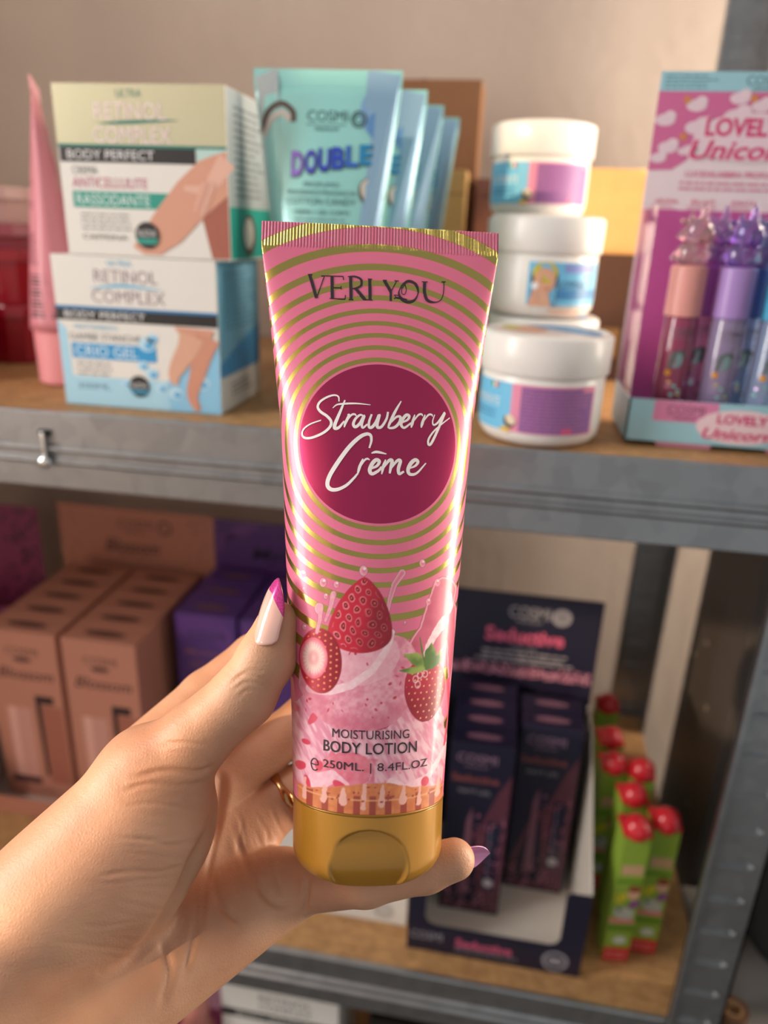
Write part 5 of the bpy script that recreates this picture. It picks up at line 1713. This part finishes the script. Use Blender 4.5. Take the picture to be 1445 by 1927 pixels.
def sd_rc(P, a, bq, r1, r2):
    a, bq = np.array(a, np.float32), np.array(bq, np.float32)
    ba = bq - a
    l2 = float(ba @ ba)
    rr = r1 - r2
    a2 = max(l2 - rr * rr, 1e-6)
    il2 = 1 / l2
    pa = [P[k] - a[k] for k in range(3)]
    y = pa[0] * ba[0] + pa[1] * ba[1] + pa[2] * ba[2]
    z = y - l2
    x2 = sum((pa[k] * l2 - ba[k] * y) ** 2 for k in range(3))
    y2, z2 = y * y * l2, z * z * l2
    k = np.sign(rr) * rr * rr * x2
    d = (np.sqrt(x2 * a2 * il2) + y * rr) * il2 - r1
    d = np.where(np.sign(y) * a2 * y2 < k, np.sqrt(x2 + y2) * il2 - r1, d)
    d = np.where(np.sign(z) * a2 * z2 > k, np.sqrt(x2 + z2) * il2 - r2, d)
    return d


def smin(a, bq, k):
    h = np.clip(0.5 + 0.5 * (bq - a) / k, 0, 1)
    return bq * (1 - h) + a * h - k * h * (1 - h)


VX = 0.62
LO = np.array([-205.0, -255.0, -312.0])
HI = np.array([45.0, -12.0, -150.0])
NN = ((HI - LO) / VX).astype(int)
AX = [(LO[k] + VX * np.arange(NN[k])).astype(np.float32) for k in range(3)]


def field(parts, k, F=None):
    """union of tapered limbs, blended over k mm"""
    if F is None:
        F = np.full(tuple(NN), 60.0, np.float32)
    for (a, bq, r1, r2) in parts:
        m = max(r1, r2) + k + 8
        lo = np.minimum(a, bq) - m
        hi = np.maximum(a, bq) + m
        i0 = [int(np.clip((lo[q] - LO[q]) / VX, 0, NN[q])) for q in range(3)]
        i1 = [int(np.clip((hi[q] - LO[q]) / VX + 1, 0, NN[q])) for q in range(3)]
        if any(i1[q] <= i0[q] for q in range(3)):
            continue
        sl_ = tuple(slice(i0[q], i1[q]) for q in range(3))
        P = (AX[0][sl_[0]][:, None, None], AX[1][sl_[1]][None, :, None], AX[2][sl_[2]][None, None, :])
        F[sl_] = smin(F[sl_], sd_rc(P, a, bq, r1, r2).astype(np.float32), k)
    return F


HP = np.array
PALM = [
    # palm: from the heel to the knuckles
    (HP((-111.68, -141.01, -236)), HP((-85, -94.52, -272)), 19, 11.5),
    (HP((-106.67, -149, -238)), HP((-67.74, -108.69, -281)), 19, 11.5),
    (HP((-102.43, -157.11, -240)), HP((-53.5, -120.5, -280)), 18, 11.5),
    (HP((-96.43, -163.11, -240)), HP((-34.92, -132.59, -265)), 17, 10.5),
    # pad on the little finger side
    (HP((-84.83, -153.19, -234)), HP((-42.85, -134.62, -258)), 16, 11),
    # ball of the thumb
    (HP((-105.45, -119.94, -228)), HP((-76.62, -84.03, -236)), 20, 12.4),
    (HP((-94.05, -121, -230)), HP((-73.12, -99.7, -234)), 21, 18),
    (HP((-78.64, -112.59, -233)), HP((-68.77, -92.91, -238)), 16, 13),
    # web between thumb and index finger
    (HP((-78.63, -81.97, -246)), HP((-74.01, -91.74, -264)), 10, 9),
    # forearm
    (HP((-112.12, -137.43, -230)), HP((-190.0,-190.0,-178.0)), 23, 25),
    (HP((-98.19, -161.24, -236)), HP((-150.0,-235.0,-182.0)), 21, 25),
]
TH_MCP, TH_P, TH_IP, TH_D, TH_T = HP((-76.62, -84.03, -236)), HP((-59.84, -71.59, -235)), HP((-44.21, -57.75, -234)), HP((-36.85, -45.88, -234)), HP((-33.49, -34.66, -235))
IN = [HP((-90.07, -91.22, -268)), HP((-68.74, -70.38, -286)), HP((-51, -56.84, -292)), HP((-25.29, -42.63, -289)), HP((-6.48, -39.16, -279))]
MI = [HP((-67.74, -107.68, -281)), HP((-31.08, -81.86, -295)), HP((-6.73, -69.7, -290)), HP((10.46, -65.47, -279))]
RI = [HP((-53.5, -120.1, -280)), HP((-17.32, -97.97, -294)), HP((0.52, -93.53, -290)), HP((12.54, -90.02, -281))]
LI = [HP((-34.66, -131.59, -263)), HP((-5.71, -121.86, -246)), HP((13.51, -116.86, -244)), HP((23, -113.43, -243))]


def chain(P, R):
    return [(P[k], P[k + 1], R[k], R[k + 1]) for k in range(len(P) - 1)]


FINGERS = [
    (chain([TH_MCP, TH_P, TH_IP, TH_D, TH_T], [11.6, 11.1, 10.0, 9.0, 6.5]), 2.5, 9.0),
    (chain(IN, [11.5, 9.2, 8.8, 7.8, 6.8]), 2.5, 7.0),
    (chain(MI, [11, 9.2, 8.2, 7.0]), 2.5, 7.0),
    (chain(RI, [11, 9.0, 8.0, 6.9]), 2.5, 7.0),
    (chain(LI, [10.2, 8.0, 7.4, 6.6]), 2.5, 7.0),
]
CREASES = [
    # life line round the ball of the thumb
    ([(-55.04, -84.79, -245), (-53.29, -90.39, -245), (-54.94, -99.86, -240), (-61.28, -111.61, -238), (-66.16, -122.47, -236), (-76.31, -136.96, -232), (-87.48, -142.35, -230)], 1.7, 1.9),
    # fold at the web and at the thumb root
    ([(-54.43, -82.03, -240), (-59.42, -82.35, -236), (-68.36, -80.62, -232), (-77.62, -81.9, -230)], 1.0, 0.9),
    ([(-56.66, -86.83, -240), (-64.48, -86.73, -236), (-73.33, -84.76, -232), (-81.73, -86.5, -230)], 0.9, 0.5),
    ([(-55.29, -93.69, -240), (-62.79, -93.81, -236), (-71.67, -90.89, -232), (-80.91, -90.77, -230)], 0.8, 0.4),
    ([(-57.86, -104.83, -240), (-66.16, -105.61, -236), (-74.99, -102.16, -232), (-83.38, -100.46, -230)], 0.8, 0.35),
    ([(-62.14, -112.54, -240), (-71.22, -114.04, -236), (-79.96, -112.11, -232), (-89.12, -112.78, -230)], 0.8, 0.35),
    ([(-56.14, -75.69, -240), (-62.79, -73.24, -236), (-70.01, -72.33, -232)], 0.8, 0.4),
    # head and heart lines
    ([(-55.67, -100.4, -262), (-60.35, -119.12, -262), (-62.2, -132.04, -258), (-61.16, -142.23, -250)], 1.1, 0.55),
    ([(-30.41, -137.83, -262), (-38.83, -137.83, -262), (-47.98, -128.53, -266), (-54.08, -114.19, -268)], 1.3, 0.8),
    ([(-61.29, -126.6, -262), (-57.11, -136.78, -260), (-50.22, -143.1, -258)], 1.5, 0.8),
    ([(-64.59, -132.04, -258), (-64.17, -143.37, -252), (-66.33, -154.01, -246)], 1.3, 0.6),
    ([(-75.45, -142.23, -250), (-70.72, -152.26, -246), (-72.43, -160.54, -240)], 1.6, 0.6),
    # thumb joint wrinkles
    ([(-49.31, -55.04, -236), (-45.09, -52, -236), (-39.19, -52.51, -236), (-35.27, -56.87, -238)], 0.7, 0.30),
    ([(-48.13, -57.06, -236), (-43.91, -54.03, -236), (-38.86, -54.7, -236), (-36.12, -58.56, -238)], 0.6, 0.26),
    ([(-46.61, -58.75, -236), (-42.9, -56.39, -236), (-38.86, -57.06, -236)], 0.6, 0.22),
    ([(-47.62, -53.02, -236), (-42.56, -50.32, -236), (-37.51, -50.99, -236)], 0.6, 0.3),
    # little finger root
    ([(-26.63, -126.51, -258), (-26.61, -132.85, -256), (-27.67, -137.61, -254)], 1.0, 0.8),
]
rw = random.Random(12)
for k in range(26):      # fine wrinkles across the ball of the thumb
    yy = 1470 + 13 * k + rw.uniform(-5, 5)
    xr = 402 - max(0, (yy - 1560)) * 0.42 - rw.uniform(5, 60)
    xl = xr - rw.uniform(70, 190)
    
    pts = []
    for t in (0, 0.33, 0.66, 1):
        px, py = xl + (xr - xl) * t, yy + 10 * math.sin(2.2 * t + k) + 14 * t * (1 - t)
        pts.append(((px - 722.5) / 1400 * 232, -(py - 963.5) / 1400 * 232, -232.0))
    CREASES.append((pts, 0.75, rw.uniform(0.07, 0.14)))
for k in range(18):      # and down the palm
    xx, yy = rw.uniform(400, 540), rw.uniform(1520, 1720)
    a = rw.uniform(-0.5, 0.5) + 1.35
    pts = [((xx + 45 * t * math.cos(a) - 722.5) / 1400 * 258, -(yy + 45 * t * math.sin(a) + 5 * math.sin(3 * t + k) - 963.5) / 1400 * 258, -258.0) for t in (-1, -0.3, 0.3, 1)]
    CREASES.append((pts, 0.7, rw.uniform(0.08, 0.16)))
NAILS = [
    ('long thumbnail with glittery magenta tip', (-37.86, -38.51, -227), (-32.94, -20.76, -233.5), (-0.60, 0.10, 0.80), 10.6, True),
    ('pale mauve little fingernail past the tube', (24.77, -114.98, -248.6), (35.84, -115.42, -251.5), (0.2, 0.28, -0.94), 9.4, False),
    ('pale pink index fingernail behind the tube', (-14.86, -38.23, -287), (2.54, -37.43, -284), (0.2, 0.1, -1.0), 9.5, True),
    ('pale pink middle fingernail behind the tube', (2.56, -66.93, -287), (19.37, -65.83, -284), (0.2, 0.1, -1.0), 9.5, True),
    ('pale pink ring fingernail behind the tube', (6.07, -92.26, -288), (18.9, -91.21, -286), (0.2, 0.1, -1.0), 9.5, True),
]
RING = (tuple(RI[0] * 0.55 + RI[1] * 0.45), tuple(RI[1] - RI[0]), 10.6)

F_palm = field(PALM, 11.0)
F_out = F_palm.copy()
for chain, k1, k2 in FINGERS:
    ff = field(chain, k1)
    F_out = np.minimum(F_out, smin(F_palm, ff, k2))


def surface_nets(F):
    S = F < 0
    nx, ny, nz = F.shape
    acc = np.zeros((nx - 1, ny - 1, nz - 1, 3), np.float32)
    cnt = np.zeros((nx - 1, ny - 1, nz - 1), np.float32)
    cross = []
    for ax in range(3):
        a = [slice(None)] * 3
        bq = [slice(None)] * 3
        a[ax] = slice(0, -1)
        bq[ax] = slice(1, None)
        fa, fb = F[tuple(a)], F[tuple(bq)]
        ch = (fa < 0) != (fb < 0)
        I = np.argwhere(ch)
        va, vb = fa[ch], fb[ch]
        t = va / (va - vb)
        pos = I.astype(np.float32)
        pos[:, ax] += t
        cross.append((I, va < 0))
        o1, o2 = [q for q in range(3) if q != ax]
        for d1 in (0, -1):
            for d2 in (0, -1):
                C = I.copy()
                C[:, o1] += d1
                C[:, o2] += d2
                ok = (C >= 0).all(1) & (C[:, 0] < nx - 1) & (C[:, 1] < ny - 1) & (C[:, 2] < nz - 1)
                np.add.at(acc, tuple(C[ok].T), pos[ok])
                np.add.at(cnt, tuple(C[ok].T), 1)
    idx = -np.ones(cnt.shape, np.int64)
    on = cnt > 0
    idx[on] = np.arange(on.sum())
    V = acc[on] / cnt[on][:, None]
    Q = []
    for ax in range(3):
        I, inn = cross[ax]
        o1, o2 = (ax + 1) % 3, (ax + 2) % 3
        ok = (I[:, o1] > 0) & (I[:, o2] > 0) & (I[:, o1] < cnt.shape[o1]) & (I[:, o2] < cnt.shape[o2])
        I, inn = I[ok], inn[ok]

        def cell(d1, d2):
            C = I.copy()
            C[:, o1] += d1
            C[:, o2] += d2
            return idx[tuple(C.T)]
        q = np.stack([cell(-1, -1), cell(0, -1), cell(0, 0), cell(-1, 0)], 1)
        q[~inn] = q[~inn][:, ::-1]
        Q.append(q)
    return V, np.concatenate(Q)


Vh, Qh = surface_nets(F_out)
Vh = LO + VX * Vh


def vnormals(V, Q):
    fn = np.cross(V[Q[:, 2]] - V[Q[:, 0]], V[Q[:, 3]] - V[Q[:, 1]])
    N = np.zeros_like(V)
    for k in range(4):
        np.add.at(N, Q[:, k], fn)
    return N / np.maximum(np.linalg.norm(N, axis=1, keepdims=True), 1e-9)


def relax(V, Q, n, lam=0.5):
    for _ in range(n):
        S_ = np.zeros_like(V)
        c = np.zeros(len(V))
        for k in range(4):
            for j in (1, 3):
                np.add.at(S_, Q[:, k], V[Q[:, (k + j) % 4]])
                np.add.at(c, Q[:, k], 1)
        V = V + lam * (S_ / np.maximum(c, 1)[:, None] - V)
    return V


Vh = relax(Vh, Qh, 3)
Nh = vnormals(Vh, Qh)
# folds and creases pressed into the skin; lines given on the palm, mm at 235 mm reach
fold = np.zeros(len(Vh))
fx_, fy_ = Vh[:, 0] / -Vh[:, 2] * 235, Vh[:, 1] / -Vh[:, 2] * 235
front = np.clip(Nh[:, 2] * 1.6, 0, 1)
for pts, wdt, dep in CREASES:
    q = np.array(smooth_line([(a / -c * 235, bq / -c * 235) for a, bq, c in pts], 6))
    d2 = np.full(len(Vh), 1e9)
    tt = np.zeros(len(Vh))
    for k in range(len(q) - 1):
        v_ = q[k + 1] - q[k]
        t = np.clip(((fx_ - q[k][0]) * v_[0] + (fy_ - q[k][1]) * v_[1]) / (v_ @ v_ + 1e-9), 0, 1)
        d = (fx_ - q[k][0] - v_[0] * t) ** 2 + (fy_ - q[k][1] - v_[1] * t) ** 2
        mm = d < d2
        d2[mm] = d[mm]
        tt[mm] = (k + t[mm]) / (len(q) - 1)
    taper = np.clip(np.minimum(tt, 1 - tt) * 6, 0.15, 1)
    g = np.exp(-d2 / wdt ** 2) - 0.45 * np.exp(-d2 / (2.3 * wdt) ** 2)
    fold -= 1.45 * dep * g * taper
Vh = Vh + Nh * (fold * front)[:, None]

skin, nt, b = node_mat('skin')
N_ = nt.nodes
LK = nt.links.new
tcn = N_.new('ShaderNodeTexCoord')
nA = N_.new('ShaderNodeTexNoise'); nA.inputs['Scale'].default_value = 38; nA.inputs['Detail'].default_value = 5
nB = N_.new('ShaderNodeTexNoise'); nB.inputs['Scale'].default_value = 600; nB.inputs['Detail'].default_value = 3
vC = N_.new('ShaderNodeTexVoronoi'); vC.inputs['Scale'].default_value = 900; vC.feature = 'DISTANCE_TO_EDGE'
rp = N_.new('ShaderNodeValToRGB')
rp.color_ramp.elements[0].color = lin('#b68164'); rp.color_ramp.elements[1].color = lin('#c99a7c')
rp.color_ramp.elements[0].position = 0.3; rp.color_ramp.elements[1].position = 0.7
for n in (nA, nB, vC):
    LK(tcn.outputs['Object'], n.inputs['Vector'])
LK(nA.outputs['Fac'], rp.inputs['Fac'])
LK(rp.outputs['Color'], b.inputs['Base Color'])
nW = N_.new('ShaderNodeTexNoise'); nW.inputs['Scale'].default_value = 1.0; nW.inputs['Detail'].default_value = 5
mpW = N_.new('ShaderNodeMapping'); mpW.inputs['Rotation'].default_value = (0, 0.25, 0); mpW.inputs['Scale'].default_value = (90, 90, 620)
LK(tcn.outputs['Object'], mpW.inputs['Vector']); LK(mpW.outputs['Vector'], nW.inputs['Vector'])
ad = math_('ADD', math_('MULTIPLY', nW.outputs['Fac'], 1.1), math_('ADD', math_('MULTIPLY', nB.outputs['Fac'], 0.5), math_('MULTIPLY', vC.outputs['Distance'], 0.9)))
bmp = N_.new('ShaderNodeBump'); bmp.inputs['Strength'].default_value = 0.22; bmp.inputs['Distance'].default_value = 0.0006
LK(ad, bmp.inputs['Height'])
LK(bmp.outputs['Normal'], b.inputs['Normal'])
b.inputs['Roughness'].default_value = 0.46
b.inputs['Specular IOR Level'].default_value = 0.4
b.inputs['Subsurface Weight'].default_value = 0.14
b.inputs['Subsurface Radius'].default_value = (1.0, 0.45, 0.30)
b.inputs['Subsurface Scale'].default_value = 0.0035

Wh = hold(Vh)
org = Wh.mean(0)
org[2] = Wh[:, 2].min()
hand = link_mesh('hand', Wh - org, Qh.tolist(), skin, None, None, True, tuple(org))
tag(hand, 'bare hand and forearm gripping the pink lotion tube from the left', 'hand')


def nail(label, base, tip, nrm, width, mats, curve=0.45, bow=1.6, tipw=0.12, smile=True, th=0.5):
    """almond nail: base and tip points, outward normal, mm"""
    base, tip, nrm = (np.array(q, float) for q in (base, tip, nrm))
    d = tip - base
    Ln = np.linalg.norm(d)
    d /= Ln
    nrm = nrm - d * (nrm @ d)
    nrm /= np.linalg.norm(nrm)
    sd = np.cross(nrm, d)
    NS, NT = 44, 21
    top, bot, fa, mi = [], [], [], []
    NA_ = 30
    def smile_at(t):
        return 0.73 + 0.09 * max(0.0, t) - 0.33 * max(0.0, -t) ** 1.3
    def s_at(i, t):
        e = smile_at(t)
        return e * i / NA_ if i <= NA_ else e + (1 - e) * (i - NA_) / (NS - 1 - NA_)
    def width_at(s):
        if s < 0.10:
            return 0.90 + 0.10 * math.sqrt(max(0, 1 - (1 - s / 0.10) ** 2))
        if s < 0.34:
            return 1.0
        q = (s - 0.34) / 0.66
        return max(0.015, max(0.0, 1 - q ** 1.9) ** 0.85)
    for i in range(NS):
        for j in range(NT):
            t = -1 + 2 * j / (NT - 1)
            s = s_at(i, t)
            wv = width_at(s)
            x_ = t * width / 2 * wv
            drop = curve * (x_ * x_) / (width / 2) * 1.1
            lon = bow * (4 * s * (1 - s)) * 0.5
            s0 = s * Ln - 0.20 * width * math.sqrt(max(0, 1 - t * t)) * max(0.0, 1 - s / 0.35)
            pt = base + d * s0 + sd * x_ + nrm * (lon - drop)
            top.append(pt + nrm * th * (0.35 if i in (0, NS - 1) else 1))
            bot.append(pt)
    n = NS * NT
    for i in range(NS - 1):
        for j in range(NT - 1):
            a = i * NT + j
            tipf = smile and i >= NA_
            for off, rev in ((0, False), (n, True)):
                f = (off + a, off + a + 1, off + a + NT + 1, off + a + NT)
                fa.append(f[::-1] if rev else f)
                mi.append(1 if tipf else 0)
    rim = [j for j in range(NT)] + [i * NT + NT - 1 for i in range(1, NS)] + [(NS - 1) * NT + j for j in range(NT - 2, -1, -1)] + [i * NT for i in range(NS - 2, 0, -1)]
    for q in range(len(rim)):
        a, c = rim[q], rim[(q + 1) % len(rim)]
        fa.append((a, n + a, n + c, c))
        i = max(a, c) // NT
        mi.append(1 if smile and i > NA_ else 0)
    V = hold(np.array(top + bot)) - org
    fa_b = [f for f, q in zip(fa, mi) if q == 0]
    fa_t = [f for f, q in zip(fa, mi) if q == 1]
    o = link_mesh('fingernail', V, fa_b, mats[0], None, hand, True)
    o['label'] = label
    if fa_t:
        link_mesh('nail_tip', V, fa_t, mats[1], None, o, True)
    return o


NB1 = M('#e6b3a8', 0.12, coat=0.8, sss=0.2, name='nail_pink')
glit, nt, b = node_mat('nail_tip_glitter')
tcn = nt.nodes.new('ShaderNodeTexCoord')
vo = nt.nodes.new('ShaderNodeTexVoronoi'); vo.inputs['Scale'].default_value = 3800
rp = nt.nodes.new('ShaderNodeValToRGB')
rp.color_ramp.elements[0].color = lin('#b3106e'); rp.color_ramp.elements[1].color = lin('#e84aa6')
nt.links.new(tcn.outputs['Object'], vo.inputs['Vector']); nt.links.new(vo.outputs['Color'], rp.inputs['Fac'])
nt.links.new(rp.outputs['Color'], b.inputs['Base Color'])
b.inputs['Roughness'].default_value = 0.22; b.inputs['Metallic'].default_value = 0.25; b.inputs['Coat Weight'].default_value = 0.7
NB2 = M('#d58fc0', 0.15, coat=0.8, name='nail_mauve')
for a in NAILS:
    nail(*a[:5], [NB1, glit] if a[5] else [NB2, NB2])

# ring on the ring finger
rc, rn, rr_mm = RING
rn = np.array(rn, float); rn /= np.linalg.norm(rn)
e1 = np.cross(rn, (0, 0, 1.0)); e1 /= np.linalg.norm(e1)
e2 = np.cross(rn, e1)
vs, fs = [], []
NA, NBq = 72, 12
for i in range(NA):
    a = 2 * PI * i / NA
    dr = e1 * math.cos(a) + e2 * math.sin(a)
    tw = 1.0 + 0.25 * math.sin(6 * a)
    for j in range(NBq):
        c = 2 * PI * j / NBq
        vs.append(np.array(rc) + dr * (rr_mm + 0.75 * math.cos(c)) + rn * (1.5 * tw * math.sin(c)))
for i in range(NA):
    for j in range(NBq):
        i2, j2 = (i + 1) % NA, (j + 1) % NBq
        fs.append((i * NBq + j, i2 * NBq + j, i2 * NBq + j2, i * NBq + j2))
V = hold(np.array(vs))
o0 = V.mean(0)
o = link_mesh('finger_ring', V - o0, fs, M('#c08a5c', 0.18, 1.0, name='rose_gold'), None, None, True, tuple(o0))
tag(o, 'rose gold ring on the finger behind the lotion tube', 'ring')
